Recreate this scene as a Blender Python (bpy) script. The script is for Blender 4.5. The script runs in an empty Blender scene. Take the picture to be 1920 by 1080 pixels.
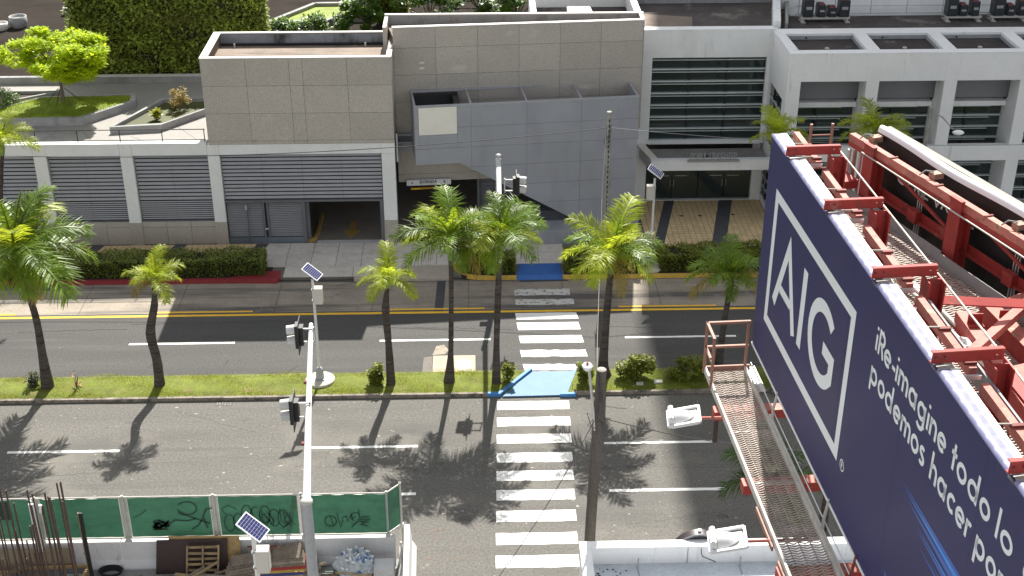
import bpy, bmesh, math, random
from math import sin, cos, pi, radians, sqrt, atan2
from mathutils import Vector, Matrix, Quaternion

scene = bpy.context.scene
COL = scene.collection
# ------------------------------------------------------------------ camera
cam_d = bpy.data.cameras.new('camera'); cam = bpy.data.objects.new('camera', cam_d); COL.objects.link(cam)
cam_d.sensor_width = 36.0; cam_d.lens = 36.0 * 2500.0 / 1920.0
cam_d.clip_start = 0.1; cam_d.clip_end = 3000.0
cam.location = (0, 0, 30.0)
cam.rotation_euler = (radians(90 - 27.7), 0, radians(-1.6))
scene.camera = cam
# ------------------------------------------------------------------ world, sun, exposure
SUN_EL, SUN_AZ = radians(45.5), radians(7.0)
world = bpy.data.worlds.new('World'); scene.world = world; world.use_nodes = True
wn = world.node_tree; wn.nodes.clear()
sky = wn.nodes.new('ShaderNodeTexSky'); sky.sky_type = 'NISHITA'; sky.sun_disc = False
sky.sun_elevation = SUN_EL; sky.sun_rotation = SUN_AZ; sky.altitude = 20; sky.dust_density = 1.4; sky.ozone_density = 1.0
bg = wn.nodes.new('ShaderNodeBackground'); bg.inputs['Strength'].default_value = 0.10
wo = wn.nodes.new('ShaderNodeOutputWorld')
hz = wn.nodes.new('ShaderNodeHueSaturation'); hz.inputs['Saturation'].default_value = 0.22   # thin bright cloud veil
wn.links.new(sky.outputs[0], hz.inputs['Color']); wn.links.new(hz.outputs[0], bg.inputs[0]); wn.links.new(bg.outputs[0], wo.inputs[0])
sun_d = bpy.data.lights.new('sun', 'SUN'); sun_d.energy = 5.0; sun_d.angle = radians(0.53); sun_d.color = (1.0, 0.955, 0.88)
sun = bpy.data.objects.new('sun', sun_d); COL.objects.link(sun)
sv = Vector((sin(SUN_AZ) * cos(SUN_EL), cos(SUN_AZ) * cos(SUN_EL), sin(SUN_EL)))
sun.rotation_euler = (-sv).to_track_quat('-Z', 'Y').to_euler(); sun.location = sv * 150
vs = scene.view_settings
vs.view_transform = 'Standard'; vs.look = 'None'; vs.gamma = 1.0; vs.exposure = 1.05
try: vs.use_curve_mapping = False
except Exception: pass
scene.render.engine = 'CYCLES'
scene.cycles.max_bounces = 6; scene.cycles.diffuse_bounces = 3; scene.cycles.glossy_bounces = 3
scene.cycles.transparent_max_bounces = 8; scene.cycles.transmission_bounces = 3

# ------------------------------------------------------------------ materials
MATS = {}
def mat(name, col, rough=0.75, var=0.12, scale=1.5, fvar=0.0, fscale=14.0, bump=0.0, bscale=30.0, metal=0.0,
        spec=0.4, rnd=0.0, stain=None, stretch=(1, 1, 1), trans=0.0, tcol=None, streak=None, coat=0.0):
    """procedural Principled: broad noise + fine noise + per-object random + optional stain (colour, scale, lo, hi, stretch)"""
    if name in MATS: return MATS[name]
    m = bpy.data.materials.new(name); MATS[name] = m; m.use_nodes = True
    nt = m.node_tree; N = nt.nodes; L = nt.links; N.clear()
    out = N.new('ShaderNodeOutputMaterial'); bs = N.new('ShaderNodeBsdfPrincipled')
    geo = N.new('ShaderNodeNewGeometry')
    def noise(sc, st=(1, 1, 1), detail=4.0, rg=0.55):
        mp = N.new('ShaderNodeMapping'); mp.inputs['Scale'].default_value = st
        L.new(geo.outputs['Position'], mp.inputs['Vector'])
        n = N.new('ShaderNodeTexNoise'); n.inputs['Scale'].default_value = sc; n.inputs['Detail'].default_value = detail
        n.inputs['Roughness'].default_value = rg
        L.new(mp.outputs[0], n.inputs['Vector']); return n.outputs['Fac']
    def remap(sock, a, b, lo, hi):
        r = N.new('ShaderNodeMapRange'); r.inputs[1].default_value = a; r.inputs[2].default_value = b
        r.inputs[3].default_value = lo; r.inputs[4].default_value = hi; L.new(sock, r.inputs[0]); return r.outputs[0]
    def mul(a, b):
        x = N.new('ShaderNodeMath'); x.operation = 'MULTIPLY'; L.new(a, x.inputs[0])
        if isinstance(b, (int, float)): x.inputs[1].default_value = b
        else: L.new(b, x.inputs[1])
        return x.outputs[0]
    f = remap(noise(scale, stretch), 0.3, 0.7, 1 - var, 1 + var)
    if fvar: f = mul(f, remap(noise(fscale, detail=2.0), 0.3, 0.7, 1 - fvar, 1 + fvar))
    if rnd:
        oi = N.new('ShaderNodeObjectInfo'); f = mul(f, remap(oi.outputs['Random'], 0, 1, 1 - rnd, 1 + rnd))
    hsv = N.new('ShaderNodeHueSaturation'); hsv.inputs['Color'].default_value = (*col, 1); L.new(f, hsv.inputs['Value'])
    c = hsv.outputs[0]
    for st in ([stain] if stain and not isinstance(stain, list) else (stain or [])):
        scol, ssc, lo, hi, sst = st
        fac = remap(noise(ssc, sst, 5.0, 0.62), lo, hi, 0, 1)
        mx = N.new('ShaderNodeMix'); mx.data_type = 'RGBA'; L.new(fac, mx.inputs[0]); L.new(c, mx.inputs[6])
        mx.inputs[7].default_value = (*scol, 1); c = mx.outputs[2]
    L.new(c, bs.inputs['Base Color'])
    bs.inputs['Roughness'].default_value = rough; bs.inputs['Metallic'].default_value = metal
    bs.inputs['Specular IOR Level'].default_value = spec
    if coat: bs.inputs['Coat Weight'].default_value = coat
    if bump:
        bp = N.new('ShaderNodeBump'); bp.inputs['Strength'].default_value = bump; bp.inputs['Distance'].default_value = 0.03
        L.new(noise(bscale, detail=3.0), bp.inputs['Height']); L.new(bp.outputs[0], bs.inputs['Normal'])
    if trans:
        tr = N.new('ShaderNodeBsdfTranslucent'); mx = N.new('ShaderNodeMixShader'); mx.inputs[0].default_value = trans
        h2 = N.new('ShaderNodeHueSaturation'); h2.inputs['Color'].default_value = (*(tcol or col), 1); L.new(f, h2.inputs['Value'])
        L.new(h2.outputs[0], tr.inputs[0]); L.new(bs.outputs[0], mx.inputs[1]); L.new(tr.outputs[0], mx.inputs[2])
        L.new(mx.outputs[0], out.inputs[0])
    else: L.new(bs.outputs[0], out.inputs[0])
    return m

WHITE = mat('white_paint', (.79, .795, .785), .6, .04, .8, .02, 6, stain=[((.60, .585, .55), .9, .58, .85, (1, 1, .25)), ((.50, .48, .44), 2.2, .62, .78, (1, 1, .07))], bump=.05)
WHITE2 = mat('white_concrete', (.66, .67, .66), .75, .05, 1.2, .04, 18, stain=((.42, .39, .34), 1.3, .6, .8, (1, 1, .3)))
CREAM = mat('cream_paint', (.80, .77, .68), .6, .04)
GRAN = mat('granite', (.445, .408, .362), .45, .05, .6, .16, 20.0, rnd=.06, stain=[((.27, .245, .215), 30, .57, .66, (1, 1, 1)), ((.56, .52, .455), .45, .60, .70, (.6, 1, 1.6))])  # pale blotches in the colour stand for reflections on the polished panels
COPING = mat('granite_coping', (.62, .59, .55), .5, .06, 2, .1, 20)
BGREY = mat('blue_grey_panel', (.315, .325, .355), .62, .06, .9, .03, 20, rnd=.02, stain=((.26, .27, .30), .7, .52, .75, (1, 1, .3)))
STEELF = mat('screen_frame_steel', (.34, .35, .37), .5, .06, 4)
LOUV = mat('louvre_grey', (.33, .33, .345), .42, .05, 2, rnd=.03, metal=.3)
LOUVF = mat('louvre_frame_grey', (.15, .155, .17), .5, .06, 2, metal=.2)
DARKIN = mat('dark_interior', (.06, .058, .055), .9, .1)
GLASS = mat('dark_glass', (.022, .034, .032), .06, .1, .4, spec=.9)
MULL = mat('dark_mullion', (.015, .016, .018), .4, .05)
FIN = mat('pale_green_transom', (.52, .58, .56), .45, .05)
ROOFD = mat('roof_membrane_dark', (.075, .062, .058), .85, .3, .7, .15, 6, stain=((.26, .23, .2), .45, .56, .72, (1, 1, 1)))
ROOFT = mat('roof_membrane_tan', (.215, .17, .135), .85, .16, .8, .08, 8, stain=((.09, .07, .06), .8, .52, .70, (.25, 1.6, 1)))
ROOFG = mat('roof_grey', (.27, .26, .245), .85, .14, 1.2, .1, 9, stain=((.15, .145, .135), .7, .55, .8, (1, 1, 1)))
ASPH_N = mat('asphalt_near', (.124, .118, .107), .9, .10, .5, .24, 11, bump=.5, bscale=22, stretch=(.15, 1.2, 1),
             stain=[((.094, .09, .084), .35, .54, .72, (.35, 1, 1)), ((.076, .073, .07), .8, .56, .74, (.035, 1, 1)), ((.175, .163, .142), .22, .55, .75, (1, 1.4, 1)), ((.42, .40, .36), 6.0, .655, .70, (.55, 1, 1))])
ASPH_F = mat('asphalt_far', (.076, .074, .071), .9, .12, .5, .2, 11, bump=.5, bscale=22, stretch=(.12, 1.3, 1),
             stain=[((.060, .059, .059), .5, .53, .72, (.12, 1, 1)), ((.11, .107, .10), .7, .56, .74, (.05, 1.1, 1)), ((.30, .29, .27), 7.0, .69, .74, (.6, 1, 1))])
CONC = mat('concrete_lane', (.29, .25, .20), .85, .14, .9, .12, 10, bump=.15, rnd=.05, stain=[((.10, .092, .085), .8, .48, .62, (.10, 1.5, 1)), ((.2, .18, .16), 1.6, .56, .7, (1, 1, 1))])  # dark stains, made heavier to also deepen the building shade
SIDEW = mat('sidewalk_concrete', (.62, .575, .52), .85, .08, 1.3, .10, 9, rnd=.07, stain=((.42, .395, .36), 1.4, .57, .76, (1, 1, 1)))
KERB = mat('kerb_concrete', (.24, .21, .175), .9, .2, 3, .15, 12, stain=((.05, .045, .04), 2.2, .5, .68, (1, 1, 1)))
PAINTW = mat('road_paint_white', (.82, .81, .78), .7, .03, 2, stain=((.42, .40, .37), 7.0, .665, .74, (1, 1, 1)))
PAINTW2 = mat('road_paint_chipped', (.78, .77, .74), .7, .03, 2, stain=((.24, .23, .215), 8.0, .58, .64, (1, 1, 1)))
PAINTWW = mat('road_paint_worn', (.55, .54, .51), .8, .08, 2, stain=((.19, .18, .165), 6.0, .53, .62, (.6, 1, 1)))
PAINTY = mat('road_paint_yellow', (.80, .47, .035), .7, .06, 2, stain=((.4, .28, .09), 5.0, .62, .74, (1, 1, 1)))
PAINTYF = mat('faded_yellow_paint', (.36, .235, .05), .8, .12, 2, stain=((.2, .16, .1), 4.0, .5, .66, (1, 1, 1)))
YKERB = mat('yellow_kerb_paint', (.62, .40, .075), .7, .12, 3, .1, 12)
REDK = mat('red_kerb_paint', (.28, .035, .04), .65, .12, 2, .06, 12)
BLUER = mat('blue_ramp_paint', (.035, .13, .40), .6, .10, 1.5, .05, 12)
BLUEL = mat('faded_blue_ramp_paint', (.07, .175, .32), .6, .08, 1.5, .05, 12, stain=((.12, .235, .36), 3.0, .62, .75, (1, 1, 1)))
TILE = mat('beige_paver', (.70, .53, .30), .8, .08, 1.2, .1, 12, rnd=.10)
TILEJ = mat('paver_joint', (.15, .12, .09), .9, .1)
TILED = mat('charcoal_paver', (.085, .085, .095), .8, .1, 2, .06, 10)
SOIL = mat('planting_soil', (.045, .035, .028), .95, .2, 4, bump=.4)
TERR = mat('terrace_concrete', (.285, .272, .25), .8, .06, .7, .06, 8, stain=((.20, .195, .185), .7, .56, .75, (1, 1, 1)))
PLAZA = mat('plaza_paving', (.032, .026, .021), 1.0, .15, .5, .08, 6, spec=.08, stain=((.02, .017, .014), .5, .5, .7, (.5, 1, 1)))  # dark brown paving, darkened further to stand in for shade over it
PLANT = mat('planter_concrete', (.30, .30, .295), .85, .12, 1.5, .08, 12, stain=((.17, .17, .165), 1.6, .55, .75, (1, 1, .4)))
GREYS = mat('galvanised_steel', (.52, .53, .54), .42, .08, 5, metal=.75)
MASTW = mat('pale_mast_paint', (.66, .66, .65), .45, .06, 4, .05, 30)
MASTG = mat('grey_mast_paint', (.36, .37, .38), .55, .07, 5, metal=.2)
BLACK = mat('black_plastic', (.018, .018, .02), .45, .1)
SOLAR = mat('solar_cell', (.022, .026, .12), .18, .06, spec=.7)
SFRAME = mat('solar_frame', (.78, .79, .80), .45, .03)
BOXC = mat('beige_cabinet', (.56, .53, .47), .55, .04)
WOODP = mat('weathered_pole_wood', (.10, .085, .074), .9, .25, 3, .2, 12, stretch=(1, 1, .12), bump=.3, stain=((.035, .03, .028), 2.0, .52, .64, (1.5, 1.5, .25)))
CONCP = mat('weathered_pole_concrete', (.30, .29, .27), .9, .2, 2, .15, 10, stain=((.08, .075, .07), 2.5, .55, .7, (2, 2, .35)))
CABLE = mat('cable_black', (.02, .02, .022), .6, .05)
CABLEG = mat('cable_grey', (.25, .25, .25), .6, .05)
TRUNK = mat('palm_trunk', (.072, .058, .052), .9, .22, 2.2, .18, 14, stretch=(1, 1, 2.5), bump=.4, stain=[((.15, .13, .12), 3.5, .56, .72, (1, 1, 2.5)), ((.035, .028, .025), 1.6, .5, .6, (.3, .3, 7))])
SHAFT = mat('palm_crownshaft', (.17, .26, .075), .5, .12, 3)
FROND = mat('palm_leaf_green', (.10, .17, .018), .44, .3, 1.1, .15, 9, spec=.36, rnd=.28, trans=.38, tcol=(.40, .52, .03))
FRONDD = mat('palm_leaf_shaded', (.045, .085, .018), .5, .28, 1.1, .12, 9, spec=.3, rnd=.2, trans=.25, tcol=(.12, .18, .02))  # darker leaf colour stands in for shade on the palms below the billboard
FRONDY = mat('palm_leaf_yellow_green', (.27, .32, .03), .46, .25, 1.3, .12, 9, spec=.3, rnd=.18, trans=.42, tcol=(.58, .66, .04))
FRONDB = mat('palm_leaf_browning', (.30, .23, .06), .5, .25, 1.5, .12, 9, rnd=.15, trans=.25, tcol=(.42, .28, .07))
HEDGE = mat('hedge_leaf', (.17, .205, .032), .45, .35, 2.2, .2, 9, spec=.45, trans=.22, tcol=(.17, .22, .03))
HEDGEY = mat('shrub_leaf', (.18, .21, .03), .5, .4, 3.0, .25, 9, spec=.25, trans=.28, tcol=(.28, .30, .04))
WALLG = mat('green_wall_leaf', (.30, .36, .06), .65, .38, .9, .25, 5, trans=.2, tcol=(.16, .2, .03), stain=((.13, .14, .04), .35, .57, .7, (1, 1, 1)))
WALLY = mat('yellow_green_leaf', (.26, .28, .035), .45, .25, 2.0, .2, 8, trans=.3, tcol=(.4, .38, .04))
TREEL = mat('lime_tree_leaf', (.36, .48, .02), .55, .22, 1.6, .15, 8, spec=.25, trans=.5, tcol=(.75, .85, .03))
DTREE = mat('dark_tree_leaf', (.11, .20, .028), .4, .35, 1.5, .2, 6, trans=.28, tcol=(.17, .28, .03))
BARK = mat('tree_bark', (.17, .13, .10), .9, .2, 6)
CORE = mat('hedge_core', (.016, .018, .008), .95, .2)
GRASS = mat('grass_blades', (.175, .205, .018), .7, .30, 1.4, .2, 9, trans=.4, tcol=(.40, .43, .02), stain=((.27, .22, .085), 1.3, .53, .74, (1, 1, 1)))
GRASSB = mat('grass_sheet', (.125, .15, .018), .9, .25, 1.5, .25, 12, stain=((.20, .165, .07), 1.2, .56, .76, (1, 1, 1)))
TGRASS = mat('terrace_grass', (.25, .33, .022), .7, .25, 1.5, .2, 10, trans=.25, tcol=(.34, .4, .03))
MOSS = mat('mossy_water', (.055, .062, .010), .5, .2, 1.0, .1, 10)
GREENM = mat('green_mesh_cloth', (.068, .155, .098), .85, .2, 1.2, .10, 20, stretch=(1, 1, 2), trans=.12, tcol=(.03, .16, .09))
GRAF = mat('graffiti_paint', (.022, .046, .036), .6, .1)
BARR = mat('barrier_concrete', (.66, .65, .64), .8, .06, 1.5, .05, 14, stain=((.34, .32, .30), 1.8, .6, .78, (1, 1, .4)))
YARD = mat('yard_concrete', (.27, .272, .26), .9, .15, .9, .12, 8, stain=((.16, .16, .155), .8, .52, .7, (1, 1, 1)))
REBAR = mat('rusty_rebar', (.085, .052, .042), .8, .25, 6, .2, 20)
PLYD = mat('brown_film_plywood', (.050, .030, .028), .5, .10, 2, .06, 25)
OSB = mat('strand_board', (.40, .27, .12), .85, .15, 6, .2, 22)
PALW = mat('pallet_wood', (.30, .215, .12), .85, .2, 4, .15, 16, rnd=.2)
LUMB = mat('old_lumber', (.235, .19, .145), .9, .25, 4, .15, 16, rnd=.3)
RUST = mat('rusty_red_iron', (.19, .05, .04), .7, .2, 6)
BAGP = mat('clear_bag_plastic', (.62, .66, .68), .25, .12, 6, .15, 18, trans=.3, tcol=(.7, .74, .76))
BLUEP = mat('blue_label_print', (.06, .18, .42), .5, .2)
RED = mat('red_steel_paint', (.34, .040, .033), .6, .14, 2, .08, 20, stain=[((.17, .05, .04), 5.0, .56, .68, (1, 1, .5)), ((.46, .16, .12), 2.2, .6, .75, (1, 1, 1))])
REDF = mat('faded_red_steel', (.50, .17, .135), .65, .15, 3, .08, 20, stain=[((.26, .11, .08), 7.0, .55, .66, (1, 1, 1)), ((.50, .42, .25), 2.5, .6, .72, (1, 1, 1))])
RUSTR = mat('brown_rail_paint', (.30, .15, .11), .6, .15, 4, .08, 20)
GRATE = mat('grating_steel', (.46, .40, .36), .7, .25, 4, .15, 25, metal=.2)
VINYL = mat('navy_vinyl', (.021, .021, .098), .45, .10, .5, spec=.3, bump=.06, bscale=1.6, stain=((.034, .034, .09), .8, .55, .8, (1, 1, .25)))
VINYLW = mat('white_vinyl_print', (.74, .78, .80), .35, .02, spec=.5)
VINYLL = mat('lavender_vinyl_wrap', (.20, .205, .34), .5, .04, 5)
VINYLB = mat('bright_blue_print', (.03, .26, .75), .35, .05)
VINYLM = mat('mid_blue_print', (.03, .10, .42), .35, .05)
TARP = mat('black_tarp', (.012, .012, .012), .55, .3, 2, bump=.2, bscale=3)
PIPEW = mat('white_pipe', (.50, .49, .44), .5, .08, 4)
LAMPW = mat('floodlight_white', (.80, .81, .80), .4, .03)
BRICKC = mat('tower_cladding', (.50, .50, .49), .6, .05)
LETG = mat('grey_sign_letters', (.40, .41, .42), .4, .05, metal=.5)
SIGNW = mat('sign_face_white', (.72, .73, .73), .5, .03)
SIGND = mat('sign_dark_print', (.03, .032, .035), .6, .05)
ACBODY = mat('ac_casing_dark', (.03, .035, .04), .4, .15, 6)
ACTOP = mat('ac_top_maroon', (.14, .05, .055), .6, .15, 6)

# ------------------------------------------------------------------ mesh helpers
class MB:
    def __init__(s, xf=None): s.v = []; s.f = []; s.xf = xf; s.sm = []
    def add(s, vs_, fs, smooth=False):
        o = len(s.v)
        for p in vs_: s.v.append(tuple(s.xf(p)) if s.xf else tuple(p))
        for q in fs: s.f.append([i + o for i in q]); s.sm.append(smooth)
        return s
    def box(s, x0, x1, y0, y1, z0, z1):
        return s.add([(x0,y0,z0),(x1,y0,z0),(x1,y1,z0),(x0,y1,z0),(x0,y0,z1),(x1,y0,z1),(x1,y1,z1),(x0,y1,z1)],
                     [(0,3,2,1),(4,5,6,7),(0,1,5,4),(1,2,6,5),(2,3,7,6),(3,0,4,7)])
    def prism(s, poly, z0, z1):
        n = len(poly)
        return s.add([(x, y, z0) for x, y in poly] + [(x, y, z1) for x, y in poly],
                     [tuple(range(n - 1, -1, -1)), tuple(range(n, 2 * n))] + [(i, (i + 1) % n, n + (i + 1) % n, n + i) for i in range(n)])
    def wallpoly(s, poly, y0, y1):   # polygon in (x,z) extruded in y
        n = len(poly)
        return s.add([(x, y0, z) for x, z in poly] + [(x, y1, z) for x, z in poly],
                     [tuple(range(n)), tuple(range(2 * n - 1, n - 1, -1))] + [(i, n + i, n + (i + 1) % n, (i + 1) % n) for i in range(n)])
    def quad(s, *p): return s.add(p, [tuple(range(len(p)))])
    def tube(s, pts, r, n=8, caps=True, smooth=True):
        pts = [Vector(p) for p in pts]; k = len(pts)
        rr = r if isinstance(r, (list, tuple)) else [r] * k
        vs_ = []; fs = []; prev = None
        for i, p in enumerate(pts):
            d = (pts[min(i + 1, k - 1)] - pts[max(i - 1, 0)]).normalized()
            if prev is None: a = d.orthogonal().normalized()
            else:
                a = prev - d * prev.dot(d); a = a.normalized() if a.length > 1e-6 else d.orthogonal().normalized()
            prev = a; b = d.cross(a)
            for j in range(n):
                t = 2 * pi * j / n; vs_.append(p + (a * cos(t) + b * sin(t)) * rr[i])
        for i in range(k - 1):
            for j in range(n): fs.append((i * n + j, i * n + (j + 1) % n, (i + 1) * n + (j + 1) % n, (i + 1) * n + j))
        s.add(vs_, fs, smooth)
        if caps: s.add(vs_[:n], [tuple(range(n - 1, -1, -1))]); s.add(vs_[-n:], [tuple(range(n))])
        return s
    def bar(s, a, b, w, h=None, up=(0, 0, 1)):   # rectangular bar between two points
        a = Vector(a); b = Vector(b); h = h or w; d = (b - a).normalized(); upv = Vector(up)
        if abs(d.dot(upv)) > .98: upv = Vector((1, 0, 0))
        sd = d.cross(upv).normalized() * (w / 2); u = sd.cross(d).normalized() * (h / 2)
        c = [a - sd - u, a + sd - u, a + sd + u, a - sd + u, b - sd - u, b + sd - u, b + sd + u, b - sd + u]
        return s.add(c, [(0,1,2,3),(7,6,5,4),(0,4,5,1),(1,5,6,2),(2,6,7,3),(3,7,4,0)])
    def lathe(s, prof, c=(0, 0, 0), n=16, smooth=True):
        vs_ = []; fs = []; k = len(prof)
        for r, z in prof:
            for j in range(n): t = 2 * pi * j / n; vs_.append((c[0] + r * cos(t), c[1] + r * sin(t), c[2] + z))
        for i in range(k - 1):
            for j in range(n): fs.append((i * n + j, i * n + (j + 1) % n, (i + 1) * n + (j + 1) % n, (i + 1) * n + j))
        s.add(vs_, fs, smooth)
        if prof[0][0] > 1e-4: s.add(vs_[:n], [tuple(range(n - 1, -1, -1))])
        if prof[-1][0] > 1e-4: s.add(vs_[-n:], [tuple(range(n))])
        return s
    def build(s, name, m, parent=None, kind=None, label=None, bevel=0):
        me = bpy.data.meshes.new(name); me.from_pydata(s.v, [], s.f); me.update()
        if any(s.sm): me.polygons.foreach_set('use_smooth', s.sm)
        me.materials.append(m)
        if bevel:
            bm = bmesh.new(); bm.from_mesh(me); bmesh.ops.remove_doubles(bm, verts=bm.verts, dist=1e-5)
            bmesh.ops.bevel(bm, geom=[e for e in bm.edges if e.is_manifold and e.calc_face_angle(0) > .5], offset=bevel, segments=2, affect='EDGES', clamp_overlap=True)
            bm.to_mesh(me); bm.free()
        o = bpy.data.objects.new(name, me); COL.objects.link(o)
        if parent: put(o, parent)
        if kind: o['kind'] = kind
        if label: o['label'] = label
        return o
ROOTLOC = {}
def wloc(o):
    p = Vector((0, 0, 0)); q = o
    while q is not None: p += ROOTLOC.get(q.name, Vector((0, 0, 0))); q = q.parent
    return p
def put(o, parent):     # parent keeping world coordinates
    o.parent = parent; o.matrix_parent_inverse = Matrix.Translation(-ROOTLOC[parent.name]) if parent.name in ROOTLOC else parent.matrix_basis.inverted()
def thing(name, label, cat, loc=(0, 0, 0), group=None):
    o = bpy.data.objects.new(name, None); COL.objects.link(o); o.location = loc; o.empty_display_size = .3
    ROOTLOC[o.name] = Vector(loc); return tag(o, label, cat, group)
def tag(o, label, cat, group=None):
    o['label'] = label; o['category'] = cat
    if group: o['group'] = group
    return o
def struct(name, mb, m):
    return mb.build(name, m, kind='structure')
CUBES = {}
def piece(name, m, parent, c, size, rot=(0, 0, 0), kind=None):
    """a box-shaped piece sharing one mesh per material"""
    if m.name not in CUBES:
        mb = MB().box(-.5, .5, -.5, .5, -.5, .5); me = bpy.data.meshes.new('piece_' + m.name); me.from_pydata(mb.v, [], mb.f); me.materials.append(m); CUBES[m.name] = me
    o = bpy.data.objects.new(name, CUBES[m.name]); COL.objects.link(o)
    o.location = c; o.scale = size; o.rotation_euler = rot
    if parent: put(o, parent)
    if kind: o['kind'] = kind
    return o
def pbox(name, m, parent, x0, x1, y0, y1, z0, z1):
    return piece(name, m, parent, ((x0 + x1) / 2, (y0 + y1) / 2, (z0 + z1) / 2), (x1 - x0, y1 - y0, z1 - z0))
def copy_tree(o, parent=None):
    c = o.copy(); COL.objects.link(c); c.parent = parent
    for ch in o.children: copy_tree(ch, c)
    return c
def clip(poly, a, b, c):   # keep a*x+b*y<=c
    out = []
    for i in range(len(poly)):
        p, q = poly[i], poly[(i + 1) % len(poly)]
        dp, dq = a * p[0] + b * p[1] - c, a * q[0] + b * q[1] - c
        if dp <= 0: out.append(p)
        if dp * dq < 0: t = dp / (dp - dq); out.append((p[0] + (q[0] - p[0]) * t, p[1] + (q[1] - p[1]) * t))
    return out

# ------------------------------------------------------------------ stroke lettering
def arc(cx, cy, rx, ry, a0, a1, n=14): return [(cx + rx * cos(radians(a0 + (a1 - a0) * i / n)), cy + ry * sin(radians(a0 + (a1 - a0) * i / n))) for i in range(n + 1)]
def glyph(ch):
    r = .25; C0 = arc(.31, .31, r, r, 0, 360, 20)
    G = {
     'o': ([C0], .74), 'd': ([C0, [(.56, 0), (.56, 1.0)]], .78), 'a': ([C0, [(.56, 0), (.56, .62)]], .78),
     'g': ([C0, [(.56, .62), (.56, -.08)] + arc(.31, -.08, .25, .2, 0, -150, 10)], .78),
     'p': ([C0, [(.06, -.32), (.06, .62)]], .76), 'q': ([C0, [(.56, -.32), (.56, .62)]], .78), 'b': ([C0, [(.06, 0), (.06, 1)]], .76),
     'e': ([[(.06, .31), (.56, .31)], arc(.31, .31, r, r, 0, 318, 18)], .72), 'c': ([arc(.31, .31, r, r, 48, 312, 16)], .64),
     'h': ([[(.06, 0), (.06, 1.0)], arc(.26, .36, .2, .21, 180, 0, 10) + [(.46, 0)]], .62), 'n': ([[(.06, 0), (.06, .62)], arc(.26, .36, .2, .21, 180, 0, 10) + [(.46, 0)]], .62),
     'm': ([[(.06, 0), (.06, .62)], arc(.235, .38, .175, .19, 180, 0, 10) + [(.41, 0)], arc(.585, .38, .175, .19, 180, 0, 10) + [(.76, 0)]], .92),
     'r': ([[(.06, 0), (.06, .62)], arc(.24, .38, .18, .19, 180, 60, 8)], .42), 'i': ([[(.06, 0), (.06, .6)], [(.06, .78), (.06, .9)]], .24),
     'l': ([[(.06, 0), (.06, 1.0)]], .24), 't': ([[(.17, 0), (.17, .88)], [(.0, .56), (.34, .56)]], .42), 's': ([arc(.2, .46, .15, .12, 40, 270, 10) + arc(.2, .17, .17, .13, 80, -140, 10)], .46),
     '-': ([[(.03, .3), (.31, .3)]], .4), ' ': ([], .34), 'u': ([[(.06, .62), (.06, .25)] + arc(.26, .25, .2, .2, 180, 360, 10) + [(.46, .62)]], .62),
     'A': ([[(.02, 0), (.37, .92), (.72, 0)], [(.15, .32), (.59, .32)]], .80), 'I': ([[(.08, 0), (.08, .92)]], .24),
     'G': ([arc(.42, .46, .36, .4, 42, 360, 24)[:-1] + [(.78, .42), (.45, .42)]], .92), 'R': ([[(.07, 0), (.07, .88), (.28, .88)] + arc(.28, .67, .2, .21, 90, -90, 10) + [(.07, .46)], [(.26, .46), (.5, 0)]], .58),
     'E': ([[(.48, .86), (.07, .86), (.07, .06), (.48, .06)], [(.07, .46), (.42, .46)]], .58), 'N': ([[(.07, 0), (.07, .9), (.58, .02), (.58, .92)]], .72), 'T': ([[(.26, 0), (.26, .86)], [(0, .86), (.52, .86)]], .58),
     'D': ([[(.07, .06), (.07, .86), (.26, .86)] + arc(.26, .46, .36, .4, 90, -90, 14) + [(.07, .06)]], .74), 'P': ([[(.07, 0), (.07, .88), (.28, .88)] + arc(.28, .67, .2, .21, 90, -90, 10) + [(.07, .46)]], .56),
     'O': ([arc(.42, .46, .36, .4, 0, 360, 24)], .9), 'U': ([[(.07, .92), (.07, .32)] + arc(.3, .32, .23, .27, 180, 360, 10) + [(.53, .92)]], .68), 'L': ([[(.07, .92), (.07, .06), (.44, .06)]], .52),
     'C': ([arc(.42, .46, .36, .4, 45, 315, 20)], .78), 'M': ([[(.06, 0), (.1, .9), (.4, .2), (.7, .9), (.74, 0)]], .86), 'V': ([[(.02, .92), (.34, .02), (.66, .92)]], .72), '/': ([[(.02, 0), (.3, .92)]], .36),
     'X': ([[(.02, 0), (.55, .92)], [(.02, .92), (.55, 0)]], .62), '8': ([arc(.26, .68, .17, .18, 0, 360, 16), arc(.26, .26, .2, .22, 0, 360, 16)], .56), "'": ([[(.06, .7), (.06, .92)]], .2),
     '5': ([[(.46, .86), (.14, .86), (.1, .5)] + arc(.24, .29, .22, .23, 110, -150, 14)], .58), '2': ([arc(.26, .66, .2, .2, 170, -30, 10) + [(.06, .06), (.5, .06)]], .58), '^': ([[(.3, 0), (.3, .8)], [(.06, .45), (.3, .8), (.54, .45)]], .7),
    }
    return G.get(ch, ([], .4))
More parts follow.
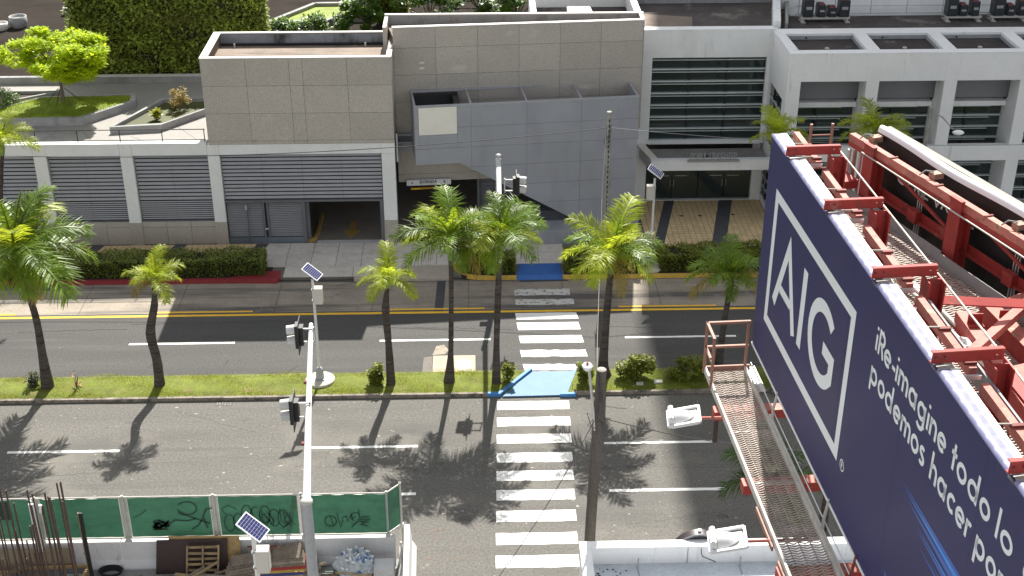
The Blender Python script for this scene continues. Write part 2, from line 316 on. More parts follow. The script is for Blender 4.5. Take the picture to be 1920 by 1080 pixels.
def ribbon(mb, pts, w, z=0.0, P=lambda x, y, z: (x, y, z), th=0.0):
    closed = (abs(pts[0][0] - pts[-1][0]) + abs(pts[0][1] - pts[-1][1])) < 1e-6 and len(pts) > 3
    q = [Vector((p[0], p[1])) for p in pts]
    if closed: q = q[:-1]
    n = len(q); Lf = []; Rt = []
    for i in range(n):
        a = q[i - 1] if (i > 0 or closed) else None; b = q[(i + 1) % n] if (i < n - 1 or closed) else None
        d1 = (q[i] - a).normalized() if a is not None else None; d2 = (b - q[i]).normalized() if b is not None else None
        d = (d1 + d2) if (d1 and d2) else (d1 or d2)
        d = d.normalized() if d.length > 1e-6 else d1
        nn = Vector((-d.y, d.x)); k = 1.0
        if d1 and d2: k = 1 / max(.45, nn.dot(Vector((-d1.y, d1.x))))
        Lf.append(q[i] + nn * w / 2 * k); Rt.append(q[i] - nn * w / 2 * k)
    vs_ = [P(p.x, p.y, z) for p in Lf] + [P(p.x, p.y, z) for p in Rt]
    m = n if closed else n - 1
    mb.add(vs_, [(i, n + i, n + (i + 1) % n, (i + 1) % n) for i in range(m)])
    if th:
        bk = [P(p.x, p.y, z - th) for p in Lf] + [P(p.x, p.y, z - th) for p in Rt]; av = vs_ + bk
        fs = []
        for i in range(m):
            j = (i + 1) % n
            fs += [(i, j, 2 * n + j, 2 * n + i), (n + j, n + i, 3 * n + i, 3 * n + j), (2 * n + j, 3 * n + j, 3 * n + i, 2 * n + i)]
        mb.add(av, fs)
def text(mb, s, x, y, size, w, P, sx=1.0, z=0.0, th=0.0, fit=None):
    tot = sum(glyph(c)[1] for c in s) * size
    if fit: sx = fit / tot
    for c in s:
        st, adv = glyph(c)
        for pl in st: ribbon(mb, [(x + px * size * sx, y + py * size) for px, py in pl], w, z, P, th)
        x += adv * size * sx
    return x
# ================================================================== SETTING
R = random.Random(7)
struct('ground', MB().quad((-900, -300, -.06), (900, -300, -.06), (900, 1500, -.06), (-900, 1500, -.06)), mat('far_ground', (.16, .15, .13), .95, .2, .05))
near_road = struct('near_road', MB().quad((-160, -20, 0), (160, -20, 0), (160, 47.45, 0), (-160, 47.45, 0)), ASPH_N)
far_road = struct('far_road', MB().quad((-160, 49.2, 0), (160, 49.2, 0), (160, 55.0, 0), (-160, 55.0, 0)), ASPH_F)
lane = struct('concrete_lane', MB().quad((-160, 54.95, -.012), (160, 54.95, -.012), (160, 58.1, -.012), (-160, 58.1, -.012)), mat('lane_joint', (.09, .08, .07), .9))
x = -46.0
while x < 46:
    w = 4.55; pbox('slab', CONC, lane, x + .012, x + w - .012, 55.0, 58.0, -.05, .003); x += w

def strip(name, m, parent, x0, x1, y0, y1, z=.005, jag=0.0, skew=0.0):
    """painted marking with slightly ragged edges"""
    n = max(2, int((x1 - x0) / .25)) if jag else 1
    top = []; bot = []
    for i in range(n + 1):
        t = i / n; xx = x0 + (x1 - x0) * t
        top.append((xx + skew, y1 + R.uniform(-jag, jag), z)); bot.append((xx, y0 + R.uniform(-jag, jag), z))
    mb = MB(); k = n + 1
    mb.add(bot + top, [(i, i + 1, k + i + 1, k + i) for i in range(n)])
    return mb.build(name, m, parent)
# lane lines
for xs in ((-26.6, -22.0), (-15.71, -10.99), (-4.5, .49), (6.57, 11.61), (17.7, 22.4), (28.8, 33.5)): strip('lane_line', PAINTW, far_road, xs[0], xs[1], 52.1, 52.25, jag=.008)
for xs in ((-30.4, -26.1), (-18.57, -14.18), (-6.7, -2.5), (4.87, 9.17), (16.7, 21.1), (28.3, 32.6)): strip('lane_line', PAINTW, near_road, xs[0], xs[1], 43.72, 43.87, jag=.008)
for xs in ((-30.0, -25.6), (-18.4, -14.0), (-6.8, -2.46), (4.8, 9.19), (16.7, 21.1)): strip('lane_line', PAINTW, near_road, xs[0], xs[1], 40.58, 40.74, jag=.01)
strip('edge_line', PAINTY, far_road, -90, 90, 54.66, 54.85, z=.009, jag=.008)
for xs in ((-15.2, -10.6), (-4.5, .25), (6.55, 11.2), (17.5, 22.1), (-25.9, -21.6)): strip('edge_line', PAINTY, lane, xs[0], xs[1], 55.02, 55.16, z=.009, jag=.008)
cw = [(1.72, 4.59, 54.59, .62, 0), (1.77, 4.62, 53.66, .68, 0), (1.83, 4.68, 52.44, .66, 0), (1.84, 4.75, 51.15, .58, 1), (1.92, 4.60, 49.92, .50, 1)]
for a, b, yt, th, worn in cw: strip('crosswalk_stripe', PAINTW2 if worn else PAINTW, far_road, a, b, yt - th, yt, z=.006, jag=.045 if worn else .012, skew=-.06)
for a, b, yt, th in ((1.70, 4.36, 56.95, .62), (1.72, 4.5, 55.92, .55)): strip('crosswalk_stripe', PAINTWW, lane, a, b, yt - th, yt, z=.008, jag=.04)
ytop = [46.96, 45.75, 44.51, 43.22, 42.02, 40.80, 39.53, 38.22, 36.96]
for i, yt in enumerate(ytop):
    strip('crosswalk_stripe', PAINTW2 if i in (3, 4, 5, 7) else PAINTW, near_road, .69 - i * .029, 3.68 - i * .04, yt - .64 - (i > 5) * .02, yt, z=.006, jag=.014)
# concrete manhole slab in the far road with oval cover
patch = struct('manhole_slab', MB().box(-2.06, -.20, 49.42, 50.78, -.05, .006), mat('manhole_concrete', (.40, .34, .265), .85, .08, 2, .08, 14))
mb = MB(); mb.add([( -.72 + .36 * cos(t * pi / 12), 50.0 + .42 * sin(t * pi / 12), .011) for t in range(24)], [tuple(range(24))]); mb.build('oval_cover', PAINTW, patch)
mb = MB(); text(mb, 'IIIII', -.93, 49.97, .13, .03, lambda x, y, z: (x, y, .0145)); mb.build('cover_lettering', SIGND, patch)
mb = MB(); mb.prism([(-2.5, 49.42), (-2.09, 49.42), (-2.09, 50.72), (-2.47, 50.66)], -.03, .0045); mb.build('road_patch', mat('patch_brown', (.17, .155, .14), .9, .15, 3), far_road)
mb = MB(); mb.prism([(-2.1, 50.85), (-1.55, 50.9), (-1.38, 51.25), (-1.6, 51.75), (-1.95, 51.6), (-2.02, 51.2)], -.03, .0048); mb.build('road_patch', mat('patch_tan', (.30, .26, .21), .9, .2, 4), far_road)
# asphalt seams across the lane
mb = MB()
for (x0, y0, x1, y1, w) in ((-1.9, 54.95, -1.82, 58.0, .42),): mb.prism([(x0 - w / 2, y0), (x0 + w / 2, y0), (x1 + w / 2, y1), (x1 - w / 2, y1)], -.03, .0062)
mb.build('asphalt_seam', mat('seam_tar', (.06, .062, .07), .8, .1), lane)
# cracks: thin tar lines
mb = MB()
def crack(x0, y0, x1, y1, n=14, w=.02, amp=.06, z=.0075):
    ribbon(mb, [(x0 + (x1 - x0) * i / n + R.uniform(-amp, amp), y0 + (y1 - y0) * i / n + R.uniform(-amp, amp)) for i in range(n + 1)], w, z)
for c in ((-16, 54.0, -8, 54.1), (-7.9, 50.2, -8.3, 49.5), (-14.2, 50.6, -14.4, 50.1), (-11, 50.7, -11.2, 50.1), (-3, 53.4, 1.5, 53.0), (6, 53.2, 9, 53.0), (-21, 53.4, -16, 53.6)): crack(*c)
mb.build('road_crack', mat('crack_tar', (.06, .058, .055), .9), far_road)
mb = MB()
for c in ((-8, 58.02, 12, 57.9, 60), (-22, 58.05, -10, 58.0, 50), (-7, 57.6, -5.6, 58.0, 8), (5, 46.5, 6, 46.3, 6)): crack(*c, w=.03, amp=.05, z=.0085)
mb.build('lane_crack', MATS['crack_tar'], lane)

# wear on the near carriageway: sealed cracks, drips along the lane centres, kerb drains
mb = MB()
for c in ((-26, 45.9, -19, 45.6, 40), (-12.5, 46.6, -9.0, 44.9, 24), (-7.2, 42.6, -1.2, 42.2, 40), (5.0, 45.2, 6.2, 41.0, 26), (-19, 41.9, -14.2, 42.4, 30), (-.6, 39.6, .4, 36.0, 20), (5.2, 38.6, 9.6, 39.4, 30)): crack(*c, w=.022, amp=.05, z=.0052)
mb.build('crack_seal', mat('crack_seal_tar', (.075, .072, .068), .7), near_road)
DRIP = mat('oil_drip', (.085, .08, .074), .75, .2, 3)
for k in range(26):
    lane_y = (45.6, 42.2, 38.9)[k % 3]; X = R.uniform(-20, 12); Y = lane_y + R.gauss(0, .22); r_ = R.uniform(.05, .17)
    if .3 < X < 3.9: continue
    mb = MB(); n_ = 11; mb.quad(*[(X + r_ * 1.5 * R.uniform(.6, 1.2) * cos(2 * pi * i / n_), Y + r_ * R.uniform(.6, 1.2) * sin(2 * pi * i / n_), .0044) for i in range(n_)]); mb.build('oil_stain', DRIP, near_road)
RSTN = mat('rust_drip', (.16, .115, .09), .85, .2, 3)
for k in range(14):
    X = R.uniform(-2.0, -.3); Y = R.uniform(36.3, 38.6); r_ = R.uniform(.03, .09); mb = MB(); mb.quad(*[(X + r_ * R.uniform(.6, 1.3) * cos(2 * pi * i / 9), Y + r_ * R.uniform(.6, 1.2) * sin(2 * pi * i / 9), .0046) for i in range(9)]); mb.build('rust_spot', RSTN, near_road)
for X in (-11.0, 12.2):
    pbox('drain_grate', MULL, near_road, X, X + .7, 46.95, 47.3, -.02, .0065)
    for k in range(6): pbox('drain_bar', KERB, near_road, X + .05 + k * .11, X + .09 + k * .11, 46.98, 47.27, .004, .0085)
# ---------------------------------------------------------------- median
median = struct('median', MB().box(-160, 160, 47.5, 49.3, -.02, .06), GRASSB)
x = -45.0
while x < 40:
    w = 2.45
    for (ya, yb, nm) in ((47.36, 47.5, 0), (49.22, 49.33, 1)):
        if nm == 0 and (x + w > .7 and x < 3.75): 
            if x < .7: pbox('kerb_stone', KERB, median, x, .66, ya, yb, -.05, .15)
            if x + w > 3.75: pbox('kerb_stone', KERB, median, 3.85, x + w - .01, ya, yb, -.05, .15)
            continue
        pbox('kerb_stone', KERB, median, x + .006, x + w - .006, ya + R.uniform(-.012, .012), yb, -.05, (.15 if nm == 0 else .07) + R.uniform(-.012, .01))
    x += w
def bump_z(x, y): return .155 + .03 * sin(x * .9) * cos(y * 2.1) + .02 * sin(x * 2.3 + 1)
mb = MB(); nx, ny = 260, 8
for i in range(nx + 1):
    for j in range(ny + 1):
        X = -42 + 78 * i / nx; Y = 47.49 + 1.76 * j / ny
        edge = min(j, ny - j); mb.v.append((X, Y, (bump_z(X, Y) if edge else .10) - (.03 if edge == 1 else 0)))
RAMP = [(.92, 47.25), (3.62, 47.3), (4.18, 49.35), (2.28, 49.35)]
def in_ramp(X, Y): 
    t = (Y - 47.25) / 2.1
    return .92 + (2.28 - .92) * t - .12 < X < 3.62 + (4.18 - 3.62) * t + .12
for i in range(nx):
    for j in range(ny):
        X = -42 + 78 * (i + .5) / nx; Y = 47.49 + 1.76 * (j + .5) / ny
        if in_ramp(X, Y): continue
        a = i * (ny + 1) + j; mb.f.append((a, a + ny + 1, a + ny + 2, a + 1)); mb.sm.append(True)
turf = mb.build('turf', GRASSB, median, kind='stuff')
mb = MB()
for k in range(52000):
    X = R.uniform(-27, 15.5); Y = R.uniform(47.46, 49.33)
    if in_ramp(X, Y): continue
    h = R.uniform(.03, .085) * (.7 + .5 * sin(X * 1.7 + 3 * Y)); a = R.uniform(0, 2 * pi); ln = R.uniform(.01, .07); z = bump_z(X, Y) - .02
    wv = (cos(a) * .009, sin(a) * .009); b = R.uniform(0, 2 * pi)
    o = len(mb.v); mb.v += [(X - wv[0], Y - wv[1], z), (X + wv[0], Y + wv[1], z), (X + cos(b) * ln, Y + sin(b) * ln, z + h)]; mb.f.append((o, o + 1, o + 2)); mb.sm.append(False)
g = mb.build('grass', GRASS); g['kind'] = 'stuff'
# faded blue ramp through the median
ramp = struct('median_ramp', MB().prism(RAMP, .02, .075), BLUEL)
mb = MB(); mb.bar((.75, 47.33, .09), (2.2, 49.33, .10), .14, .17); mb.build('ramp_edge', mat('mid_blue_paint', (.07, .24, .55), .6, .1), ramp)
mb = MB(); mb.bar((3.35, 47.30, .08), (4.0, 47.30, .08), .13, .16); mb.bar((.30, 47.42, .08), (.80, 47.40, .08), .13, .17); mb.build('ramp_edge', MATS['mid_blue_paint'], ramp)
# litter and small things in the grass
for (x, y, sx, sy) in ((7.55, 48.05, .36, .2), (6.75, 47.95, .3, .14)): pbox('stone_plate', mat('pale_stone', (.45, .45, .42), .8), median, x - sx / 2, x + sx / 2, y - sy / 2, y + sy / 2, .1, .22)

# ---------------------------------------------------------------- far pavement
pave = struct('pavement', MB().box(-160, 160, 58.28, 67.6, -.02, .118), mat('pave_base', (.17, .16, .145), .9, .1))
# kerbs
for i in range(20):
    x0 = -58 + i * 2.4
    if x0 + 2.4 < -11.4: pbox('kerb_stone', REDK, pave, x0 + .004, x0 + 2.396, 57.98, 58.28, -.05, .15)
mb = MB().prism([(-12.4, 57.98), (-9.85, 57.9), (-9.72, 58.2), (-9.77, 59.0), (-10.3, 58.95), (-11.9, 58.42), (-12.4, 58.28)], -.02, .155); mb.build('kerb_flare', REDK, pave)
mb = MB(); pts = [(-1.25, 59.5, .07), (-1.18, 59.1, .07), (-.95, 58.65, .07), (-.55, 58.3, .07), (-.1, 58.12, .07), (.5, 58.06, .07)]
for a, b in zip(pts, pts[1:]): mb.bar(a, b, .22, .18)
mb.build('kerb_corner', YKERB, pave)
for x0, x1 in ((.5, 1.85), (4.1, 6.3), (6.3, 8.7), (8.7, 11.1), (11.1, 13.5), (13.5, 15.9), (15.9, 18.3), (18.3, 20.7), (20.7, 23.1)): pbox('kerb_stone', YKERB, pave, x0 + .004, x1 - .004, 57.96, 58.17, -.05, .155)
# blue ramp on the far pavement
mb = MB(); mb.add([(1.84, 57.92, .02), (4.14, 57.92, .02), (4.12, 58.22, .135), (1.88, 58.22, .135), (4.02, 59.4, .168), (2.02, 59.4, .168), (1.84, 57.92, -.05), (4.14, 57.92, -.05), (4.02, 59.4, -.05), (2.02, 59.4, -.05)], [(0,1,2,3),(3,2,4,5),(0,6,7,1),(1,7,8,4,2),(4,8,9,5),(5,9,6,0,3)]); kr = mb.build('kerb_ramp', BLUER); kr['kind'] = 'structure'
mb = MB(); mb.prism([(1.98, 57.9), (4.3, 57.9), (4.4, 57.78), (2.0, 57.74)], -.02, .0075); mb.build('ramp_gutter', mat('wet_gutter', (.05, .05, .055), .5), kr)
# apron slabs in front of the garage doors
def slabs(xs, ys, m=SIDEW, zt=.15, gap=.012, parent=pave, name='slab'):
    for xa, xb in zip(xs, xs[1:]):
        for ya, yb in zip(ys, ys[1:]): pbox(name, m, parent, xa + gap, xb - gap, ya + gap, yb - gap, .02, zt + R.uniform(-.003, .003))
slabs([-10.9 + 1.255 * i for i in range(9)], [59.42, 60.78, 62.1])
slabs([-9.6, -6.2, -3.85, -1.3], [58.30, 59.42])
pbox('slab', mat('beige_slab', (.43, .375, .31), .85, .08, 2, .08, 14), pave, -6.1, -1.35, 57.97, 59.36, .0, .152)
mb = MB(); mb.lathe([(.28, 0), (.28, .008), (.0, .008)], (-4.75, 58.95, .152), 20); mb.build('pavement_cover', mat('iron_cover', (.15, .15, .15), .6, .2, 8), pave)
slabs([-.86 + 1.29 * i for i in range(5)], [59.42, 60.7, 62.1])
# asphalt-dark inner drive
mb = MB(); mb.prism([(-11.6, 60.05), (-10.95, 60.05), (-10.95, 62.08), (-11.6, 62.08)], .1, .1535); mb.build('dark_paving', mat('dark_paving', (.10, .095, .09), .9, .15, 2), pave)
# planting beds
for x0, x1, y1 in ((-60, -10.2, 60.0), (-.85, 1.8, 59.4), (4.2, 8.0, 60.0), (8.85, 30, 60.0)): pbox('planting_bed', SOIL, pave, x0, x1, 58.2, y1, .02, .135)
pbox('planting_bed', mat('verge_green', (.05, .07, .02), .95, .3, 4), pave, 8.0, 8.85, 58.2, 60.0, .02, .14)
# pavers: sheared tiles with charcoal bands
SH = 0.0; SHB = .23; TS = .295
tm = MB(); g_ = .012; a, b = -TS / 2 + g_, TS / 2 - g_
tm.add([(a + SH * a, a, -.03), (b + SH * a, a, -.03), (b + SH * b, b, -.03), (a + SH * b, b, -.03), (a + SH * a, a, .03), (b + SH * a, a, .03), (b + SH * b, b, .03), (a + SH * b, b, .03)], [(0,3,2,1),(4,5,6,7),(0,1,5,4),(1,2,6,5),(2,3,7,6),(3,0,4,7)])
TME = bpy.data.meshes.new('paver'); TME.from_pydata(tm.v, [], tm.f); TME.materials.append(TILE)
bands = [(9.05, 9.55), (12.05, 12.75), (15.0, 15.6)]    # u ranges (x at y=61.6)
rest = MB(); cnt = 0
def tile_at(X, Y, allow=True):
    global cnt
    if allow and cnt < 290:
        o = bpy.data.objects.new('paver', TME); COL.objects.link(o); o.location = (X, Y, .125 + R.uniform(-.002, .002)); put(o, pave); cnt += 1
    else:
        rest.add([(X + v[0], Y + v[1], .125 + v[2]) for v in tm.v], tm.f)
yy = 60.0 + TS / 2
while yy < 67.0:
    u = 4.4
    while u < 16.2:
        X = u
        inb = any(p + .2 < X - SHB * (yy - 61.6) < q - .2 for p, q in bands)
        scr = X < 8.75 and yy > 61.2 - .02 * X
        if not inb and not scr and X < 15.45 + (3.0 if yy < 63 else 0): tile_at(X, yy, X > 8.6 and yy < 64.6)
        u += TS
    yy += TS
yy = 60.0 + TS / 2
while yy < 62.0:
    X = -26.0
    while X < -11.0:
        if not any(abs(X + SH * 0 - c - .3 * (yy - 61)) < .1 for c in (-19.75, -15.55, -11.35, -23.9)): tile_at(X + SH * (yy - 61), yy, False)
        X += TS
    yy += TS
rest.build('paver_field', TILE, pave, kind='stuff')
for p, q in bands:
    mb = MB(); f = lambda u, y: (u + SHB * (y - 61.6), y)
    y0 = 60.02; mb.prism([f(p - .02, y0), f(q + .02, y0), f(q + .02, 67.1), f(p - .02, 67.1)], .03, .161); mb.build('charcoal_band', TILED, pave)
for c in (-19.75, -15.55, -11.35, -23.9):
    mb = MB(); mb.prism([(c - .3 - .3, 60.02), (c + .3 - .3, 60.02), (c + .3 + .3, 62.05), (c - .3 + .3, 62.05)], .03, .161); mb.build('charcoal_band', TILED, pave)
for X, Y in ((10.9, 64.9), (11.9, 64.9), (13.7, 65.0), (13.4, 66.1)): pbox('drain_grate', MULL, pave, X - .1, X + .1, Y - .07, Y + .07, .1, .162)
# ================================================================== PARKING GARAGE
GX0, GX1, GY = -46.0, -4.10, 62.10
gar = thing('parking_garage', 'low white parking garage with grey louvred bays and granite base along the pavement', 'garage', (-20, 62.1, 0))
cols = [(-42.6, -41.98), (-38.4, -37.78), (-34.2, -33.58), (-30.2, -29.58), (-26.1, -25.48), (-21.98, -21.36), (-17.72, -17.12), (-13.40, -12.82), (-4.78, -4.12)]
for a, b in cols:
    pbox('column', WHITE, gar, a, b, GY, GY + .55, 1.40, 5.055)
    pbox('column_base', GRAN, gar, a - .012, b + .012, GY - .012, GY + .56, .10, 1.395)
xs = [GX0] + [v for c in cols for v in c] + []
xs[-1] = GX1
for a, b in zip(xs, xs[1:]): pbox('fascia_panel', WHITE, gar, a + .006, b - .006, GY, GY + .4, 5.065, 5.60 if b > -13.0 else 5.66)
# louvre bays
def louvres(x0, x1, z_lo, z_hi, pitch, split):
    n = int(round((z_hi - z_lo) / pitch)); p = (z_hi - z_lo) / n; cx = [x0 + (x1 - x0) * i / split for i in range(split + 1)]
    for i in range(n):
        zc = z_lo + p * (i + .5)
        for a, b in zip(cx, cx[1:]): piece('louvre', LOUV, gar, ((a + b) / 2, GY + .20, zc), (b - a - .012, p * (.66 if p > .15 else .56), .024), (radians(64), 0, 0))
for (a, b) in zip([c[1] for c in cols[:-2]], [c[0] for c in cols[1:-1]]):
    deep = b > -30
    if deep:
        louvres(a + .03, b - .03, 2.55, 5.04, .207, 2); louvres(a + .03, b - .03, 1.50, 2.53, .113, 2)
    else: louvres(a + .03, b - .03, 1.5, 5.04, .25, 1)
    pbox('sill', LOUVF, gar, a, b, GY + .07, GY + .35, 1.43, 1.49)
    w3 = (b - a) / 3
    for k in range(3):
        pbox('granite_panel', GRAN, gar, a + k * w3 + .008, a + (k + 1) * w3 - .008, GY + .07, GY + .25, 1.13, 1.425)
        pbox('granite_panel', GRAN, gar, a + k * w3 + .008, a + (k + 1) * w3 - .008, GY + .04, GY + .25, .16, 1.12)
louvres(-12.79, -4.82, 2.56, 5.04, .207, 4)
pbox('lintel', LOUVF, gar, -12.8, -4.8, GY + .06, GY + .32, 2.44, 2.55)
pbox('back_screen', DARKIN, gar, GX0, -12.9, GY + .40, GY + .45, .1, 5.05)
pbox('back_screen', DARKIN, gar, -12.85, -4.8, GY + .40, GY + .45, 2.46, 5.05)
# closed slatted gate + posts
gate = thing('sliding_gate', 'closed grey slatted metal garage gate with handle beside dark exit opening', 'gate', (-10.8, 62.1, .1))
for z in [.52 + .098 * i for i in range(20)]:
    for a, b in ((-12.75, -10.98), (-10.66, -8.98)): piece('gate_slat', LOUV, gate, ((a + b) / 2, GY + .2, z), (b - a, .075, .016), (radians(42), 0, 0))
pbox('gate_frame', LOUVF, gate, -10.98, -10.86, GY + .12, GY + .26, .45, 2.43); pbox('gate_frame', LOUVF, gate, -10.76, -10.66, GY + .12, GY + .26, .45, 2.43)
pbox('gate_frame', LOUVF, gate, -8.98, -8.80, GY + .10, GY + .28, .14, 2.43); pbox('kick_plate', mat('gate_blue_grey', (.15, .18, .215), .5, .08), gate, -12.78, -8.82, GY + .13, GY + .24, .14, .44)
pbox('gate_back', DARKIN, gate, -12.78, -8.82, GY + .28, GY + .32, .14, 2.43)
mb = MB().tube([(-11.72, GY + .02, .14), (-11.72, GY + .02, 2.3)], .035); mb.build('gate_post', LOUVF, gate)
pbox('lock_box', GREYS, gate, -11.82, -11.70, GY - .03, GY + .08, 2.05, 2.33); mb = MB().lathe([(.0, -.05), (.1, -.03), (.1, .03), (0, .05)], (-10.81, GY + .08, .96), 12); mb.build('gate_handle', GREYS, gate)
# exit opening interior
pbox('jamb', LOUVF, gar, -4.98, -4.80, GY + .06, GY + .3, .14, 2.44); pbox('jamb', LOUVF, gar, -8.80, -8.62, GY + .3, GY + .55, .14, 2.44)
garf = struct('garage_floor', MB().box(-46, 3.6, 62.12, 79, -.02, .135), mat('garage_floor', (.20, .175, .15), .8, .12, 1, .1, 10))
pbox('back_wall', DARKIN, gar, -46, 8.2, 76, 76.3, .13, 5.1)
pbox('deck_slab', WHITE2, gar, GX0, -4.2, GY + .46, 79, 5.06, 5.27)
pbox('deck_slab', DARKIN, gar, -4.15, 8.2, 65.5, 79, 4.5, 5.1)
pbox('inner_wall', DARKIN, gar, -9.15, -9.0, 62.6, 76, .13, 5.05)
pbox('threshold', mat('pale_threshold', (.5, .5, .5), .7, .08), gar, -8.3, -4.98, 62.14, 62.42, .13, .152)
def arrow(xc, yc, up, L=2.2):
    s = 1 if up else -1
    mb = MB(); q = [(-.14, -.5), (.14, -.5), (.14, .05), (.42, .05), (0, .5), (-.42, .05), (-.14, .05)]
    q = [(xc + x * 1.15, yc + s * y * L) for x, y in q]
    if not up: q = q[::-1]
    mb.quad(*[(x, y, .1395) for x, y in q]); mb.build('floor_arrow', PAINTYF, garf)
arrow(-6.62, 63.7, False); arrow(-2.66, 64.2, True, 1.8)
mb = MB(); pts = [(-8.72, 62.15, .22), (-8.42, 62.5, .22), (-8.35, 63.2, .22), (-8.35, 65.5, .22)]
for a, b in zip(pts, pts[1:]): mb.bar(a, b, .16, .18)
mb.build('yellow_kerb', PAINTYF, gar)
grate = tag(MB().box(-3.85, -2.4, 62.2, 62.72, .12, .16).build('drain_grate', BLACK), 'black drain grate across the entrance threshold', 'grate')
for k in range(12): pbox('grate_bar', GREYS, grate, -3.3 + k * .075, -3.27 + k * .075, 62.26, 62.66, .158, .166)

# ================================================================== GRANITE BLOCK ON THE GARAGE
blk = thing('granite_block', 'boxy granite clad roof block with sunken tan roof above the garage gate', 'building', (-8.7, 62.1, 5.6))
BX0, BX1, BY0, BY1, BZ0, BZ1 = -13.28, -4.10, 62.08, 66.35, 5.61, 10.0
jx = [BX0, -11.12, -9.03, -8.39, -6.24, BX1]; jz = [BZ0, 5.80, 7.22, 8.63, BZ1]
for a, b in zip(jx, jx[1:]):
    for c, d in zip(jz, jz[1:]): pbox('granite_panel', GRAN, blk, a + .007, b - .007, BY0, BY0 + .08, c + .007, d - .007)
for a, b in zip([BY0 + .09, 64.2, BY1], [64.2, BY1]):
    for c, d in zip(jz, jz[1:]):
        pbox('granite_panel', GRAN, blk, BX0, BX0 + .08, a + .007, b - .007, c + .007, d - .007)
        pbox('granite_panel', GRAN, blk, BX1 - .08, BX1, a + .007, b - .007, c + .007, d - .007)
pbox('core_wall', TILEJ, blk, BX0 + .03, BX1 - .03, BY0 + .03, BY0 + .2, BZ0, BZ1 - .02); pbox('core_wall', TILEJ, blk, BX0 + .03, BX0 + .3, BY0 + .2, BY1 - .05, BZ0, BZ1 - .02)
pbox('core_wall', PLANT, blk, BX1 - .25, BX1 - .03, BY0 + .2, BY1 - .05, BZ0, BZ1 - .02); pbox('core_wall', PLANT, blk, BX0, BX1, BY1 - .2, BY1, BZ0, BZ1 - .02)
pbox('coping', COPING, blk, BX0 - .015, BX1 + .015, BY0 - .015, BY0 + .24, BZ1, BZ1 + .05); pbox('coping', COPING, blk, BX0 - .015, BX0 + .36, BY0 + .243, BY1 + .01, BZ1, BZ1 + .05)
pbox('coping', COPING, blk, BX0 + .363, BX1 + .015, BY1 - .2, BY1 + .012, BZ1, BZ1 + .05); pbox('coping', COPING, blk, BX1 - .24, BX1 + .015, BY0 + .243, 63.2, BZ1, BZ1 + .05)
pbox('roof_deck', ROOFT, blk, BX0 + .3, BX1 - .25, BY0 + .2, BY1 - .2, 9.0, 9.42)
pbox('upstand', mat('flashing_blue_grey', (.22, .24, .27), .6, .15, 2, stain=((.03, .03, .03), 1.2, .55, .7, (1, 1, .3))), blk, BX0 + .36, BX1 - .3, BY1 - .26, BY1 - .2, 9.43, 9.97)
for X in (-12.2, -5.6): mb = MB().tube([(X, BY1 - .6, 9.4), (X, BY1 - .6, 9.62)], .05); mb.build('vent_pipe', PIPEW, blk)
mb = MB().tube([(-12.9, BY1 - .34, 9.5), (-4.6, BY1 - .34, 9.5)], .05); mb.build('roof_pipe', CABLE, blk)
# ================================================================== ANGLED GRANITE WALL
gw = thing('granite_wall_building', 'long angled granite clad wall rising behind the grey screen', 'building', (2, 64.4, 0))
A0 = Vector((-4.10, 64.12)); A1 = Vector((8.42, 65.12)); AD = (A1 - A0).normalized(); AL = (A1 - A0).length; AANG = atan2(AD.y, AD.x)
def gwp(u, w): p = A0 + AD * u + Vector((-AD.y, AD.x)) * w; return (p.x, p.y)
def gpanel(parent, m, u0, u1, z0, z1, w0=0, w1=.08, name='granite_panel', gap=.007):
    x, y = gwp((u0 + u1) / 2, (w0 + w1) / 2); return piece(name, m, parent, (x, y, (z0 + z1) / 2), (u1 - u0 - 2 * gap, w1 - w0, z1 - z0 - 2 * gap), (0, 0, AANG))
ju = [0, 2.1, 4.2, 6.28, 8.36, 10.42, AL]; jz2 = [2.62, 3.05, 4.55, 5.6, 6.98, 8.40, 9.80, 10.82]
for a, b in zip(ju, ju[1:]):
    for c, d in zip(jz2, jz2[1:]):
        if b < 4.3 or c > 4: gpanel(gw, GRAN, a, b, c, d)
        elif a < 5: gpanel(gw, GRAN, a, min(b, 6), c, d)
gpanel(gw, TILEJ, 0, AL, 4.5, 10.75, .03, .22, 'core_wall'); gpanel(gw, TILEJ, 0, 5.9, 2.62, 4.5, .03, .22, 'core_wall')
mb = MB(); mb.prism([gwp(-.02, -.02), gwp(AL + .02, -.02), gwp(AL + .02, .22), gwp(-.02, .22)], 10.825, 10.88); mb.build('coping', COPING, gw)
pbox('coping', COPING, gw, -4.6, 8.55, 66.35, 66.55, 10.82, 10.88); pbox('back_parapet', PLANT, gw, -4.6, 8.5, 66.36, 66.54, 5.6, 10.815)
mb = MB().prism([gwp(0, .23), gwp(AL - .05, .23), (8.4, 66.34), (-4.5, 66.34)], 10.0, 10.35); mb.build('roof_deck', ROOFT, gw)
mb = MB().prism([(8.30, 65.35), (8.5, 65.35), (8.5, 66.36), (8.30, 66.36)], 5, 10.86); mb.build('end_wall', GRAN, gw)
mb = MB().prism([(-4.6, 64.4), (-4.42, 64.4), (-4.42, 66.35), (-4.6, 66.35)], 5.6, 10.8); mb.build('end_wall', GRAN, gw)
# light marks on one panel
for z in (8.98, 8.70): gpanel(gw, WHITE2, 1.28, 1.52, z, z + .09, -.006, .01, 'scuff_mark', 0)
# small recess ledges beside the block
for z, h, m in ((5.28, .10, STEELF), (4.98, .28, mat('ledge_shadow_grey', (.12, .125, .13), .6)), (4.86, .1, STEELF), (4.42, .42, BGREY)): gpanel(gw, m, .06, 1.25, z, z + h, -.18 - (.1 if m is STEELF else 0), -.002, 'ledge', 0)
mb = MB().tube([(-4.02, 62.6, 4.4), (-4.02, 62.6, 5.9)], .05, 6); mb.build('downpipe', WHITE2, gw)
